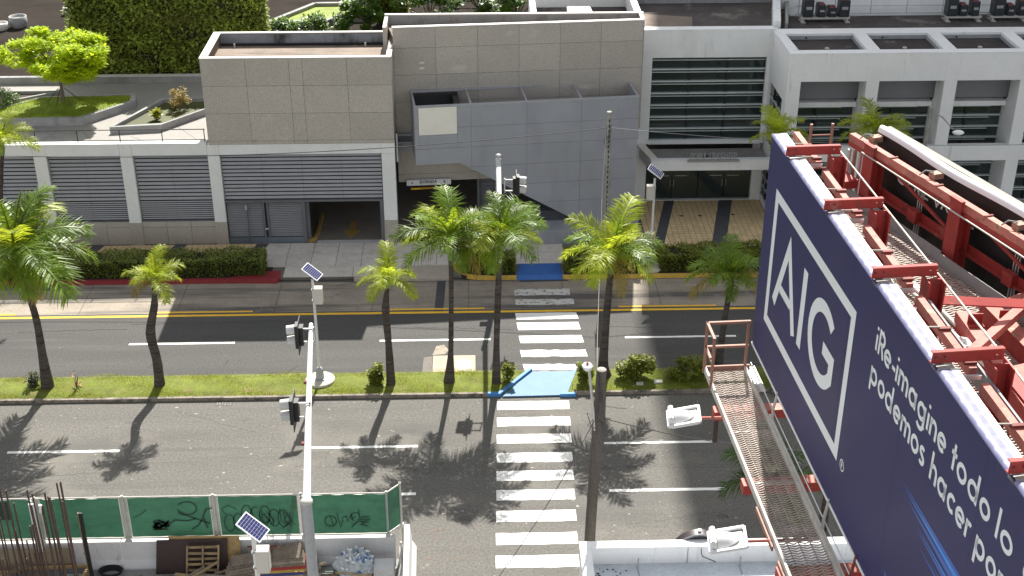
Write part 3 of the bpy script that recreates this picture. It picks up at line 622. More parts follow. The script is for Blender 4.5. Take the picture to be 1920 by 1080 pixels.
# entrance side walls
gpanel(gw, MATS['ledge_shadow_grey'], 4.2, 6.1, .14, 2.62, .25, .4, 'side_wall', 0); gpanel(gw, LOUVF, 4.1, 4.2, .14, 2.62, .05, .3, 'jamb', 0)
for z in [.35 + .2 * i for i in range(10)]: gpanel(gw, LOUVF, 4.35, 6.0, z, z + .17, .2, .25, 'wall_slat', 0)
# ENTRADA sign and clearance bar
sg = thing('entrance_sign', 'white ENTRADA sign with arrow hung over the garage entrance', 'sign', (-2.5, 63.9, 2.4))
def sp(x, y, z): px, py = gwp(x, -.23 - z); return (px, py, y)
x, y = gwp(1.55, -.16); piece('sign_panel', SIGNW, sg, (x, y, 2.64), (2.30, .12, .30), (0, 0, AANG))
mb = MB(); text(mb, 'ENTRADA', 1.08, 2.60, .17, .033, sp, fit=.90); text(mb, '^', .64, 2.57, .15, .03, sp); text(mb, '5', 2.32, 2.58, .17, .032, sp)
text(mb, 'IIIIIIIIIIIIIII', 1.08, 2.53, .04, .012, sp, fit=.9); mb.build('sign_lettering', SIGND, sg)
cb = thing('clearance_bar', 'yellow height clearance bar hanging below the ENTRADA sign', 'barrier', (-2.5, 63.9, 2.2))
x, y = gwp(1.55, -.02); mb = MB().tube([(*gwp(.62, -.05), 2.24), (*gwp(2.5, -.05), 2.24)], .055, 10); mb.build('bar', PAINTY, cb)
mb = MB(); text(mb, "MAXIMUM 8'", 1.15, 2.215, .07, .018, lambda x, y, z: (*gwp(x, -.112), y), fit=.8); mb.build('bar_lettering', SIGND, cb)
for u in (.8, 2.35): mb = MB().tube([(*gwp(u, -.05), 2.24), (*gwp(u, -.05), 2.62)], .012, 5); mb.build('hanger_chain', CABLE, cb)
mb = MB().tube([(*gwp(2.72, -.2), .14), (*gwp(2.72, -.2), 2.35)], .03, 6); tag(mb.build('barrier_post', WHITE2), 'thin pale post standing in the garage entrance', 'post')

# ================================================================== BLUE-GREY SCREEN
sc = thing('screen_wall', 'blue grey open topped screen box with diagonal lower edge in front of granite wall', 'screen', (2.5, 62.3, 0))
S0 = Vector((-3.06, 61.70)); S1 = Vector((8.10, 62.95)); SD = (S1 - S0).normalized(); SL = (S1 - S0).length; SANG = atan2(SD.y, SD.x); SN = Vector((-SD.y, SD.x))
def scp(u, w, z): p = S0 + SD * u + SN * w; return (p.x, p.y, z)
ZT = 7.55; cu = [0, 2.80, 5.58, 8.32, SL]; cz = [.14, 1.10, 2.17, 3.24, 4.32, 5.39, 6.46, ZT]
dA, dB = (2.18, 4.57), (8.06, 1.10)   # diagonal lower edge
na, nb_ = dB[1] - dA[1], -(dB[0] - dA[0])
cc = na * dA[0] + nb_ * dA[1]
for a, b in zip(cu, cu[1:]):
    for c, d in zip(cz, cz[1:]):
        cells = [(a, b, c, d)]
        if a == 0 and d == ZT: cells = [(0, .2, c, d), (2.1, b, c, d)]
        elif a == 0 and d > 6.12: cells = [(0, .2, c, d), (2.1, b, c, d), (.2, 2.1, c, 6.12)]
        if a == 0: cells = [q for (p0, p1, c_, d_) in cells for q in (((p0, 2.18, c_, d_), (2.18, p1, c_, d_)) if p0 < 2.18 < p1 else ((p0, p1, c_, d_),))]
        for (ca, cb_, c0, d0) in cells:
            ga, gb = (0 if ca == 2.18 else .006), (0 if cb_ == 2.18 else .006); poly = [(ca + ga, c0 + .006), (cb_ - gb, c0 + .006), (cb_ - gb, d0 - .006), (ca + ga, d0 - .006)]
            poly = clip(poly, na, nb_, cc) if 2.1 < ca < dB[0] else poly
            if ca < dB[0] < cb_ and c0 < 1.0: poly = [(dB[0], c0), (cb_ - .006, c0), (cb_ - .006, d0 - .006), (dB[0], d0 - .006)]
            if ca < 2.17: poly = clip(poly, 0, -1, -4.57)
            if len(poly) < 3: continue
            mb = MB(lambda p: scp(p[0], p[1], p[2])); mb.wallpoly(poly, 0, .12); mb.build('screen_panel', BGREY, sc)
mb = MB(lambda p: scp(*p)); mb.wallpoly([(.21, 6.13), (2.09, 6.13), (2.09, ZT - .01), (.21, ZT - .01)], -.012, .12); mb.build('pale_patch', CREAM, sc, label='pale cream patch at the corner of the screen')  # paler rectangle set into the screen face
core = clip([(0.02, 4.6), (2.2, 4.6), (8.0, 1.14), (8.1, .14), (SL - .02, .14), (SL - .02, ZT - .02), (0.02, ZT - .02)], 0, 1, 99)
mb = MB(lambda p: scp(*p)); mb.wallpoly(core, .03, .10); mb.build('screen_core', LOUVF, sc)
mb = MB(lambda p: scp(*p)); mb.box(0, .1, .13, 2.3, 4.57, ZT - .02); mb.build('side_panel', BGREY, sc)
mb = MB(lambda p: scp(*p)); mb.box(SL - .1, SL, .13, 2.25, .14, ZT - .02); mb.build('side_panel', BGREY, sc)
for nm, pts in (('frame_rail', [(-.01, -.015), (SL + .01, -.015)]), ('frame_rail', [(.0, 2.28), (SL, 2.28)])):
    mb = MB(lambda p: scp(*p)); mb.box(pts[0][0], pts[1][0], pts[0][1], pts[0][1] + .13, ZT, ZT + .09); mb.build(nm, STEELF, sc)
for u in (0.05, 2.80, 5.58, 8.32, SL - .05):
    mb = MB(lambda p: scp(*p)); mb.box(u - .045, u + .045, .12, 2.28, ZT - .01, ZT + .07); mb.build('cross_beam', STEELF, sc)
mb = MB(lambda p: scp(*p)); mb.box(.2, 2.0, .14, 2.2, 6.85, 6.95); mb.build('inner_slab', CREAM, sc)
mb = MB(lambda p: scp(*p)); mb.box(.12, 2.35, 2.0, 2.26, 6.96, 7.5); mb.box(2.05, 2.35, .2, 2.0, 6.7, 7.45); mb.build('inner_frame', MULL, sc)
# plinth and planter under the diagonal
mb = MB(); mb.prism([(2.6, 61.55), (6.4, 61.75), (8.3, 62.6), (8.3, 63.3), (2.6, 62.7)], .12, .95); tag(mb.build('low_plinth', BGREY), 'low blue grey plinth wall under the diagonal screen edge', 'wall')
mb = MB(); mb.prism([(2.15, 62.75), (5.6, 62.9), (5.6, 64.0), (2.15, 63.6)], .12, 1.5); tag(mb.build('planter_wall', mat('dark_slate', (.06, .065, .075), .7, .15, 2)), 'dark slate planter wall behind the plinth', 'wall')
sg2 = thing('street_number_sign', 'small white wall sign with grey letters under the diagonal edge', 'sign', (2.3, 62.5, 1.2))
mb = MB().box(1.55, 2.75, 62.42, 62.52, 1.15, 1.95); mb.build('sign_panel', SIGNW, sg2)
mb = MB(); text(mb, 'ED I', 1.62, 1.3, .5, .05, lambda x, y, z: (x, 62.415, y)); mb.build('sign_lettering', LETG, sg2)

# ================================================================== WHITE LOBBY BUILDING
lob = thing('lobby_building', 'white lobby building with tall gridded glass wall and flat entrance canopy', 'building', (12, 67.4, 0))
LY = 67.4; RT = 9.66
pbox('wall', WHITE, lob, 8.55, 9.27, LY, LY + .5, 3.3, RT - .05); pbox('wall', WHITE, lob, 9.27, 15.5, LY, LY + .5, 8.15, RT - .05); pbox('wall', WHITE, lob, 15.32, 15.5, LY, LY + .5, 3.3, 8.15)
pbox('wall', WHITE, lob, 9.27, 15.32, LY, LY + .5, 3.28, 3.46); pbox('coping', WHITE, lob, 8.5, 15.6, LY - .02, LY + .55, RT - .05, RT)
pbox('glass_back', DARKIN, lob, 9.27, 15.32, LY + 1.6, LY + 1.7, .15, 8.2)
bx = [9.30, 11.30, 13.30, 15.29]; bz = [3.48 + (8.13 - 3.48) * i / 7 for i in range(8)]
for a, b in zip(bx, bx[1:]):
    for c, d in zip(bz, bz[1:]): pbox('pane', GLASS, lob, a + .03, b - .03, LY + .28, LY + .30, c + .02, d - .02)
for a in bx: pbox('mullion', MULL, lob, a - .06, a + .06, LY + .2, LY + .33, 3.47, 8.14)
for z in bz:
    pbox('transom', FIN, lob, 9.30, 15.30, LY + .10, LY + .26, z - .035, z + .035)
    if z > 3.6: pbox('transom', FIN, lob, 9.30, 15.30, LY + .16, LY + .27, z - .19, z - .15)
# roof behind
rf = struct('roof', MB().box(8.56, 60, LY + .5, 74.5, 8.6, 9.12), ROOFD)
mb = MB(); mb.prism([(8.7, 68.0), (11.4, 67.95), (11.9, 71.5), (8.75, 72.3)], 9.1, 9.126); mb.build('sunlit_roof_patch', ROOFT, rf)  # sunlit part of the roof drawn in tan, ending at the tower shadow
# entrance canopy
can = thing('entrance_canopy', 'white flat canopy with grey roof over the lobby doors', 'canopy', (12.2, 65, 2.8))
pbox('fascia', WHITE, can, 9.15, 15.45, 64.98, 65.14, 2.74, 3.30); mb = MB(); mb.prism([(9.15, 65.145), (9.33, 65.145), (8.90, 67.38), (8.62, 67.38)], 2.74, 3.30); mb.build('fascia', WHITE, can)
mb = MB(); mb.prism([(9.34, 65.145), (15.45, 65.145), (15.45, 67.38), (8.92, 67.38)], 2.78, 3.02); mb.build('canopy_roof', ROOFG, can)
pbox('coping', WHITE, can, 9.12, 15.45, 64.95, 65.30, 3.305, 3.335); mb = MB(); mb.prism([(9.13, 65.305), (9.52, 65.305), (9.05, 67.38), (8.58, 67.38)], 3.305, 3.335); mb.build('coping', CREAM, can)
mb = MB(); mb.lathe([(.32, 0), (.26, .03), (0, .035)], (12.35, 66.1, 3.022), 14); mb.build('roof_puddle', BLACK, can)
cs = thing('canopy_sign', 'row of thin outline letters standing on a rail along the canopy edge', 'sign', (12.2, 64.9, 3.3))
pbox('sign_rail', LETG, cs, 11.05, 13.78, 64.86, 65.0, 3.25, 3.37)
mb = MB(); text(mb, 'POPULAR CENTER', 11.2, 3.37, .44, .035, lambda x, y, z: (x, 64.93 + z, y), fit=2.45, th=.05); mb.build('sign_lettering', LETG, cs)
# ground-floor entrance
lob2 = lob
pbox('pier', WHITE, lob2, 8.12, 9.15, 66.9, 67.9, .13, 3.28); pbox('pier', WHITE, lob2, 14.95, 15.5, 66.95, 67.6, .13, 2.76)
doors = []
for i in range(4):
    a = 9.2 + i * 1.43; doors.append(pbox('glass_door', GLASS, lob2, a + .02, a + 1.41, 67.12, 67.15, .2, 2.72))
pbox('door_sill', WHITE2, lob2, 9.15, 14.95, 66.92, 67.25, .13, .19)
for xc in (10.63, 13.49):
    for s in (-1, 1):
        dr_ = doors[(0 if xc < 12 else 2) + (s > 0)]; mb = MB().tube([(xc + s * .1, 67.05, .95), (xc + s * .1, 67.05, 1.35)], .018, 6); mb.build('door_handle', GREYS, dr_)
        pbox('push_bar', GREYS, dr_, min(xc + s * .15, xc + s * .8), max(xc + s * .15, xc + s * .8), 67.07, 67.09, 1.55, 1.58)
    pbox('door_mat', BLACK, lob2, xc - 1.0, xc + .95, 67.3, 68.6, .13, .165)
pbox('lobby_floor', mat('lobby_floor', (.14, .11, .08), .3, .1), lob2, 9.15, 15, 67.16, 69.0, .1, .15)
pbox('yellow_stand', PAINTY, lob2, 9.42, 9.5, 67.3, 67.36, .15, 2.2)

# ================================================================== WHITE OFFICE WING
wing = thing('office_wing', 'white office wing with deep framed bays and open roof coffers behind the billboard', 'building', (24, 63.2, 0))
WY = 63.2; ox = [(16.18, 19.47), (20.12, 23.40), (24.05, 27.24), (27.9, 31.1), (31.75, 34.95), (35.6, 38.8)]
pc = [15.5] + [v for o in ox for v in o] + [39.5]
for i in range(0, len(pc), 2):
    a, b = pc[i], pc[i + 1]
    mb = MB(); mb.wallpoly([(a, .13), (b, .13), (b, 9.60), (a, 9.60)], WY, WY + .45); mb.build('pillar', WHITE, wing, bevel=.012)
    if i: # chamfered reveal on the left side of each pillar
        mb = MB(); mb.add([(a + .01, WY + .45, 8.15), (a + .01, WY + .45, .15), (a + .01, WY + 1.85, .15), (a + .01, WY + 1.85, 6.3), (a + .01, WY + 1.2, 6.9), (a + .01, WY + 1.2, 8.15),
                      (b - .01, WY + .45, 8.15), (b - .01, WY + .45, .15), (b - .01, WY + 1.85, .15), (b - .01, WY + 1.85, 6.3), (b - .01, WY + 1.2, 6.9), (b - .01, WY + 1.2, 8.15)],
                     [(0,1,2,3,4,5),(11,10,9,8,7,6),(2,8,9,3),(3,9,10,4),(4,10,11,5),(5,11,6,0)]); mb.build('pillar_fin', WHITE, wing)
for a, b in ox:
    pbox('beam', WHITE, wing, a, b, WY + .004, WY + .45, 8.20, 9.60); pbox('beam', WHITE, wing, a, b, WY + .004, WY + .30, 3.88, 4.72)
    pbox('spandrel', mat('shade_grey_panel', (.22, .225, .235), .7, .05), wing, a - .3, b + .3, WY + 1.55, WY + 1.7, 6.75, 8.3)
    pbox('ledge', WHITE, wing, a - .1, b - .02, WY + 1.2, WY + 1.72, 6.42, 6.68)
    for (z0, z1, n) in ((3.95, 6.40, 4), (.2, 3.85, 5)):
        mid = a + (b - a) * .42; w2 = b - .62
        for c, d in ((a, mid), (mid, b)):
            for k in range(n): pbox('pane', GLASS, wing, c + .02, d - .02, WY + 1.76, WY + 1.78, z0 + (z1 - z0) * k / n + .02, z0 + (z1 - z0) * (k + 1) / n - .02)
        pbox('mullion', MULL, wing, mid - .06, mid + .06, WY + 1.66, WY + 1.8, z0, z1)
        for k in range(1, n + 1):
            z = z0 + (z1 - z0) * k / n; pbox('transom', FIN, wing, a, b - .02, WY + 1.55, WY + 1.75, z - .035, z + .02)
            pbox('transom', FIN, wing, a, w2, WY + 1.62, WY + 1.75, z - .17, z - .14)
pbox('back_wall', DARKIN, wing, 15.8, 39.5, WY + 3.6, WY + 3.8, .13, 8.9)
# left flank with two dark windows
pbox('flank_wall', WHITE, wing, 15.5, 15.8, WY + .45, LY + .45, 7.0, 9.60); pbox('flank_wall', WHITE, wing, 15.5, 15.8, WY + .45, LY + .45, 2.9, 3.7); pbox('flank_wall', WHITE, wing, 15.5, 15.8, LY - .3, LY + .45, .13, 7.0); pbox('flank_wall', WHITE, wing, 15.5, 15.8, WY + .45, WY + .8, .13, 7.0); pbox('flank_wall', WHITE, wing, 15.5, 15.8, WY + .8, LY - .3, .13, .5)
for z0, z1 in ((3.7, 7.0), (.5, 2.9)):
    for k in range(3):
        y0 = WY + .8 + k * 1.03; pbox('pane', GLASS, wing, 15.60, 15.63, y0 + .03, y0 + 1.0, z0, z1)
        pbox('mullion', MULL, wing, 15.54, 15.66, y0 - .03, y0 + .03, z0, z1)
    for k in range(4): pbox('transom', FIN, wing, 15.53, 15.62, WY + .8, LY - .3, z0 + (z1 - z0) * k / 4, z0 + (z1 - z0) * k / 4 + .06)
# roof coffers
pbox('roof_beam', WHITE, wing, 15.5, 39.5, WY + .01, WY + .56, 9.605, RT); pbox('roof_beam', WHITE, wing, 15.62, 39.5, 66.5, 67.38, 9.2, RT)
mb = MB(); mb.prism([(15.5, WY + .565), (16.05, WY + .565), (15.95, 66.49), (15.5, 66.49)], 9.605, RT); mb.build('roof_beam', WHITE, wing)
for i in range(1, len(ox) + 1):
    xc = 19.47 + .33 + (i - 1) * 3.85; pbox('roof_beam', WHITE, wing, xc - .33, xc + .33, WY + .565, 66.495, 9.2, RT - .003)
    a = 16.05 if i == 1 else xc - 3.85 + .33; pbox('coffer_deck', mat('coffer_membrane', (.045, .037, .034), .9, .3, .9, .15, 6, stain=((.16, .145, .13), .8, .62, .74, (1, 1, 1))), wing, a, xc - .33, WY + .5, 66.5, 8.9, 9.36)
    pbox('upstand', mat('gutter_grey', (.32, .33, .34), .6, .15, 2), wing, a, xc - .33, 66.42, 66.497, 9.365, 9.55); pbox('upstand', MATS['gutter_grey'], wing, xc - .40, xc - .332, WY + .57, 66.41, 9.365, 9.52)
    mb = MB(); mb.lathe([(.12, 0), (.1, .05), (0, .06)], ((a + xc - .33) / 2, 64.9, 9.361), 10); mb.build('roof_drain', PIPEW, wing)
    mb = MB().tube([((a + xc) / 2 - .9, 66.45, 9.46), ((a + xc) / 2 - .9, 66.38, 9.46)], .05, 8); mb.build('scupper', BLACK, wing)
# ================================================================== FOLIAGE HELPERS
def leafquad(mb, p, size, rr, up=.5):
    """one folded leaf: two triangles-quads with random orientation"""
    a = rr.uniform(0, 2 * pi); e = rr.uniform(-.5, 1.0) * up + rr.uniform(-.25, .25)
    d = Vector((cos(a) * cos(e), sin(a) * cos(e), sin(e))); s = d.cross(Vector((rr.uniform(-.4, .4), rr.uniform(-.4, .4), 1))).normalized()
    L = size * rr.uniform(.7, 1.35); W = L * .27; p = Vector(p)
    o = len(mb.v); m = p + d * L * .5
    mb.v += [tuple(p), tuple(m + s * W), tuple(p + d * L), tuple(m - s * W)]; mb.f.append((o, o + 1, o + 2, o + 3)); mb.sm.append(False)
def hedge(name, label, x0, x1, y0, y1, z0, z1, m, n, seed, group=None, leaf=.10, wob=.06, cat='hedge', taper=0.0):
    rr = random.Random(seed); t = thing(name, label, cat, ((x0 + x1) / 2, (y0 + y1) / 2, z0), group)
    MB().box(x0 + .16, x1 - .16, y0 + .16, y1 - .16, z0, z1 - .16).build('stems', CORE, t)
    mb = MB(); dx, dy, dz = x1 - x0, y1 - y0, z1 - z0
    ar = [dx * dy, dx * dz, dx * dz, dy * dz, dy * dz]; tot = sum(ar)
    for k in range(n):
        q = rr.uniform(0, tot); i = 0
        while q > ar[i]: q -= ar[i]; i += 1
        u, v = rr.random(), rr.random(); dep = abs(rr.gauss(0, .06))
        if i == 0: p = [x0 + u * dx, y0 + v * dy, z1 - dep]
        elif i == 1: p = [x0 + u * dx, y0 + dep, z0 + v * dz]
        elif i == 2: p = [x0 + u * dx, y1 - dep, z0 + v * dz]
        elif i == 3: p = [x0 + dep, y0 + u * dy, z0 + v * dz]
        else: p = [x1 - dep, y0 + u * dy, z0 + v * dz]
        w = wob * (sin(p[0] * 2.3 + seed) + sin(p[0] * 5.1 + 2 * p[1]) + sin(p[2] * 4 + p[0] * 1.3))
        if i == 0: p[2] += w
        else: p[1] += (-w if i == 1 else w) * .6
        leafquad(mb, p, leaf, rr, .9)
    mb.build('foliage', m, t); return t
def bush(name, label, c, r, m, n, seed, leaf=.12, group=None, cat='shrub', clumps=10, stem=True):
    rr = random.Random(seed); t = thing(name, label, cat, (c[0], c[1], c[2]), group)
    if stem:
        mb = MB()
        for k in range(5):
            a = rr.uniform(0, 2 * pi); mb.tube([(c[0], c[1], c[2]), (c[0] + cos(a) * r[0] * .3, c[1] + sin(a) * r[1] * .3, c[2] + r[2] * .7), (c[0] + cos(a) * r[0] * .6, c[1] + sin(a) * r[1] * .6, c[2] + r[2] * 1.5)], [.025, .018, .008], 5)
        mb.build('stems', BARK, t)
    cl = []
    for k in range(clumps):
        while 1:
            v = Vector((rr.uniform(-1, 1), rr.uniform(-1, 1), rr.uniform(-.85, 1)))
            if .25 < v.length < .9: break
        cl.append((v, rr.uniform(.28, .48)))
    mb = MB()
    for k in range(n):
        v, cr = cl[k % clumps]; d = Vector((rr.gauss(0, 1), rr.gauss(0, 1), rr.gauss(0, 1))).normalized() * cr * rr.uniform(.55, 1.0) ** .5
        p = v + d; leafquad(mb, (c[0] + p.x * r[0], c[1] + p.y * r[1], max(c[2] + .04, c[2] + r[2] + p.z * r[2])), leaf, rr, .9)
    mb.build('foliage', m, t); return t
def tree(name, label, base, h0, c, r, m, n, seed, leaf=.14, clumps=40, group=None, rtrunk=.1, cat='tree', flat=1.0):
    rr = random.Random(seed); t = thing(name, label, cat, base, group); B = Vector(base); C_ = Vector(c)
    fork = Vector((base[0], base[1], h0)); mb = MB().tube([B, B.lerp(fork, .5) + Vector((.03, .02, 0)), fork], [rtrunk * 1.2, rtrunk, rtrunk * .85], 8); mb.build('trunk', BARK, t)
    cl = []
    for k in range(clumps):
        while 1:
            v = Vector((rr.uniform(-1, 1), rr.uniform(-1, 1), rr.uniform(-1, 1)))
            if .35 < v.length < .95: break
        cl.append((Vector((v.x * r[0], v.y * r[1], v.z * r[2])) + C_, rr.uniform(.16, .27) * (r[0] + r[1]) / 2))
    lm = MB()
    for k in range(0, clumps, 3): 
        q = cl[k][0]; md = fork.lerp(q, .5); md.z = fork.z * .35 + q.z * .65 if q.z > fork.z else md.z
        lm.tube([fork, md, q], [rtrunk * .55, rtrunk * .3, .02], 5)
    lm.build('limbs', BARK, t)
    mb = MB(); per = n // clumps
    for q, cr in cl:
        for k in range(per):
            d = Vector((rr.gauss(0, 1), rr.gauss(0, 1), rr.gauss(0, .75) * flat)).normalized() * cr * rr.uniform(.2, 1.0) ** .45
            leafquad(mb, q + Vector((d.x, d.y, d.z * .7)), leaf, rr, .7)
    mb.build('crown', m, t); return t

# ================================================================== TERRACE ON THE GARAGE ROOF
terr = struct('terrace', MB().box(-46, -13.31, GY + .41, 73.2, 5.275, 5.32), TERR)
struct('plaza', MB().box(-70, 8.4, 76.4, 125, 5.0, 5.31), PLAZA); struct('plaza_link', MB().box(-46, -15.2, 73.21, 76.39, 5.2, 5.312), PLAZA)
mb = MB()
def tj(pts):
    ribbon(mb, pts, .025, 5.3235)
for pts in ([(-20.2, 64.9), (-18.9, 62.6)], [(-17.6, 64.1), (-15.6, 62.5)], [(-15.9, 66.0), (-13.9, 63.2)], [(-26, 70.6), (-23.7, 70.9), (-24.4, 69.2), (-24.8, 68.2)], [(-45, 63.4), (-13.4, 63.3)], [(-22.5, 69.9), (-23.2, 71.5)]): tj(pts)
mb.build('paving_joint', mat('joint_dark', (.12, .115, .11), .9), terr)
pbox('kerb_wall', PLANT, terr, -30, -14.6, 72.35, 72.62, 5.3, 5.72); pbox('kerb_cap', COPING, terr, -22.6, -14.6, 72.30, 72.66, 5.721, 5.76)
pbox('parapet_cap', WHITE, terr, -46, -13.42, GY - .012, GY + .38, 5.663, 5.70)
rail = thing('terrace_railing', 'thin dark steel railing along the terrace edge above the louvres', 'railing', (-20, 62.35, 5.3))
for z in (6.33, 5.78): mb = MB().bar((-46, 62.36, z), (-13.45, 62.36, z), .035, .035); mb.build('rail', MULL, rail)
for k in range(16): pbox('post', MULL, rail, -13.52 - k * 2.08, -13.48 - k * 2.08, 62.345, 62.375, 5.3, 6.33)
def planter(name, label, poly, wall, h, soil_m, soil_h):
    t = thing(name, label, 'planter', (*poly[0], 5.32)); n = len(poly); c = Vector((sum(p[0] for p in poly) / n, sum(p[1] for p in poly) / n))
    inn = [tuple(Vector(p) + (c - Vector(p)).normalized() * wall * 1.5) for p in poly]
    for i in range(n):
        j = (i + 1) % n; mb = MB().prism([poly[i], poly[j], inn[j], inn[i]], 5.318, 5.318 + h + .002 * i); mb.build('planter_wall', PLANT, t)
    mb = MB().prism(inn, 5.3, 5.318 + soil_h); mb.build('fill', soil_m, t); return inn
inn = planter('tree_planter', 'trapezoid concrete planter of bright grass with a small lime tree', [(-27.5, 65.55), (-20.42, 65.75), (-18.25, 68.35), (-18.45, 69.4), (-23.3, 69.1)], .2, .42, TGRASS, .40)
planter('pond_planter', 'angled concrete planter with flat mossy surface and one rounded yellow shrub', [(-18.72, 64.5), (-16.15, 64.8), (-13.45, 68.1), (-13.45, 69.0), (-16.95, 68.8)], .17, .36, MOSS, .16)
planter('dark_planter', 'dark soil planter behind the grass planter with a round bush', [(-30, 68.2), (-25.0, 68.6), (-22.6, 70.2), (-30, 70.2)], .15, .36, SOIL, .2)
mb = MB(); rr = random.Random(3)
for k in range(16000):
    x, y = rr.uniform(-27.3, -18.6), rr.uniform(65.8, 69.2)
    if y < 65.85 + max(0, (x + 20.5)) * 1.15 or y > 69.0 or (x < -23.2 and y > 67.4 + (x + 27.5) * .35): continue
    hh = .05 + .12 * max(0, 1 - ((x + 22) ** 2 / 9 + (y - 67.6) ** 2 / 3)); o = len(mb.v); a = rr.uniform(0, 6.28)
    z = 5.72 + .14 * max(0, 1 - ((x + 22) ** 2 / 8 + (y - 67.6) ** 2 / 2.2)); mb.v += [(x, y, z), (x + .02 * cos(a), y + .02 * sin(a), z), (x + rr.uniform(-.05, .05), y + rr.uniform(-.05, .05), z + rr.uniform(.04, .1))]; mb.f.append((o, o + 1, o + 2)); mb.sm.append(False)
g = mb.build('planter_grass', TGRASS); g['kind'] = 'stuff'
tree('lime_tree', 'small lime green tree with layered crown on the terrace planter', (-22.0, 68.1, 5.7), 7.0, (-21.75, 68.1, 8.4), (2.5, 2.1, 1.4), TREEL, 17000, 21, .21, 60, rtrunk=.09, flat=.7)
for dx, dy in ((-.9, .1), (.9, .3), (-.2, -.7)): mb = MB().bar((-22 + dx, 68.1 + dy, 5.7), (-22 + dx * .15, 68.1 + dy * .15, 6.55), .03); tag(mb.build('tree_stake', MULL), 'thin dark stake propping the lime tree', 'stake', 'stakes propping the lime tree')
tree('lime_tree', 'lime green tree at the terrace edge beyond the round bush', (-26.0, 68.9, 5.5), 6.6, (-26.1, 68.9, 8.0), (1.5, 1.3, 1.0), TREEL, 4000, 22, .17, 24)
bush('round_bush', 'dark round clipped bush in a pot on the terrace', (-24.9, 68.0, 5.55), (.62, .6, .5), DTREE, 1300, 5, .11, clumps=14)
bush('yellow_shrub', 'rounded yellow orange shrub in the pond planter', (-15.75, 67.7, 5.48), (.52, .5, .55), mat('yellow_orange_leaf', (.30, .22, .035), .5, .25, 4, trans=.3, tcol=(.5, .34, .04)), 1300, 6, .09, clumps=14)
bush('spiky_plant', 'small spiky yellow green plant in the pond planter', (-16.65, 65.9, 5.48), (.26, .26, .3), WALLY, 90, 8, .32, clumps=4)
# green walls
def green_wall(name, label, x0, x1, y0, y1, z0, z1, m, n, seed):
    rr = random.Random(seed); t = thing(name, label, 'green wall', ((x0 + x1) / 2, y0, z0))
    MB().box(x0 + .25, x1 - .25, y0 + .25, y1 - .25, z0, z1 - .2).build('wall_frame', CORE, t); mb = MB()
    for k in range(n):
        i = rr.random()
        if i < .8: p = [rr.uniform(x0, x1), y0 + abs(rr.gauss(0, .14)), rr.uniform(z0 + .15, z1)]
        elif i < .9: p = [x1 - abs(rr.gauss(0, .12)), rr.uniform(y0, y1), rr.uniform(z0 + .15, z1)]
        else: p = [rr.uniform(x0, x1), rr.uniform(y0, y1), z1 - abs(rr.gauss(0, .1))]
        w = .13 * (sin(p[0] * 1.9 + p[2] * 1.3) + sin(p[2] * 3.1 + p[0] * .7 + seed)); p[1] -= w if i < .8 else 0
        leafquad(mb, p, .26 if i < .8 else .18, rr, -1.0 if rr.random() < .6 else .6)
    mb.build('foliage', m, t)
green_wall('green_wall', 'tall dark green planted wall at the back of the terrace', -22.8, -11.75, 73.3, 74.5, 5.45, 11.3, WALLG, 30000, 4)
green_wall('green_wall', 'narrow yellow green planted column behind the granite block', -6.4, -4.3, 83.2, 85.4, 5.4, 11, WALLY, 9000, 9)
rr = random.Random(31); mb = MB()
for k in range(700): leafquad(mb, (rr.gauss(-16.3, 1.0), 73.05 + rr.uniform(-.1, .1), rr.gauss(8.75, .16)), .17, rr)
t = tag(mb.build('flowering_creeper', mat('pale_creeper_leaf', (.28, .30, .08), .5, .2, 3, trans=.3, tcol=(.4, .42, .1))), 'pale yellow leaved creeper patch on the dark green wall', 'creeper')
# plaza behind
planter2 = thing('plaza_planter', 'long stone edged lawn planter on the plaza behind the block', 'planter', (-9.5, 85, 5.3))
for a, b in (((-13.0, 83.2), (-10.6, 87.2)), ((-10.6, 87.2), (-5.5, 87.3)), ((-12.8, 83.1), (-9.6, 83.1)), ((-9.6, 83.1), (-8.9, 84.1)), ((-8.9, 84.1), (-6.4, 84.1))):
    mb = MB().bar((*a, 5.5), (*b, 5.5), .28, .42); mb.build('edge_stone', PLANT, planter2)
mb = MB().prism([(-12.8, 83.2), (-9.6, 83.2), (-8.9, 84.2), (-5.5, 84.2), (-5.5, 87.2), (-10.6, 87.1)], 5.3, 5.5); mb.build('lawn', TGRASS, planter2)
for k, (x, y, r) in enumerate(((-11.6, 80.2, .95), (-9.8, 80.0, 1.0), (-8.3, 80.3, .8), (-13.2, 80.4, .7))): bush('plaza_shrub', ['broad bright shrub behind the block, one in from the end shrub', 'widest bright shrub in the middle of the row behind the block', 'small bright shrub ending the row toward the planted column', 'small bright shrub ending the row toward the green wall'][k], (x, y, 5.3), (r, .8, .75 + .1 * (k % 2)), DTREE, 1200, 40 + k, .24, 'shrubs behind the granite block', clumps=12)
for k, (x, y, rx, rz) in enumerate(((-2.8, 80.5, 2.2, 2.4), (.2, 83.0, 2.4, 2.6), (2.5, 80.2, 2.1, 2.3), (-6.9, 80.8, 1.3, 1.9))):
    tree('plaza_tree', ['broad dark green tree beside the narrow planted column', 'tall dark green tree behind the middle of the granite wall', 'dark green tree beside the white roof hatch', 'small rounded tree between lawn planter and planted column'][k], (x, y, 5.3), 6.4, (x, y, 7.6), (rx, 2.0, rz), DTREE, 7000, 60 + k, .24, 40, 'plaza trees')
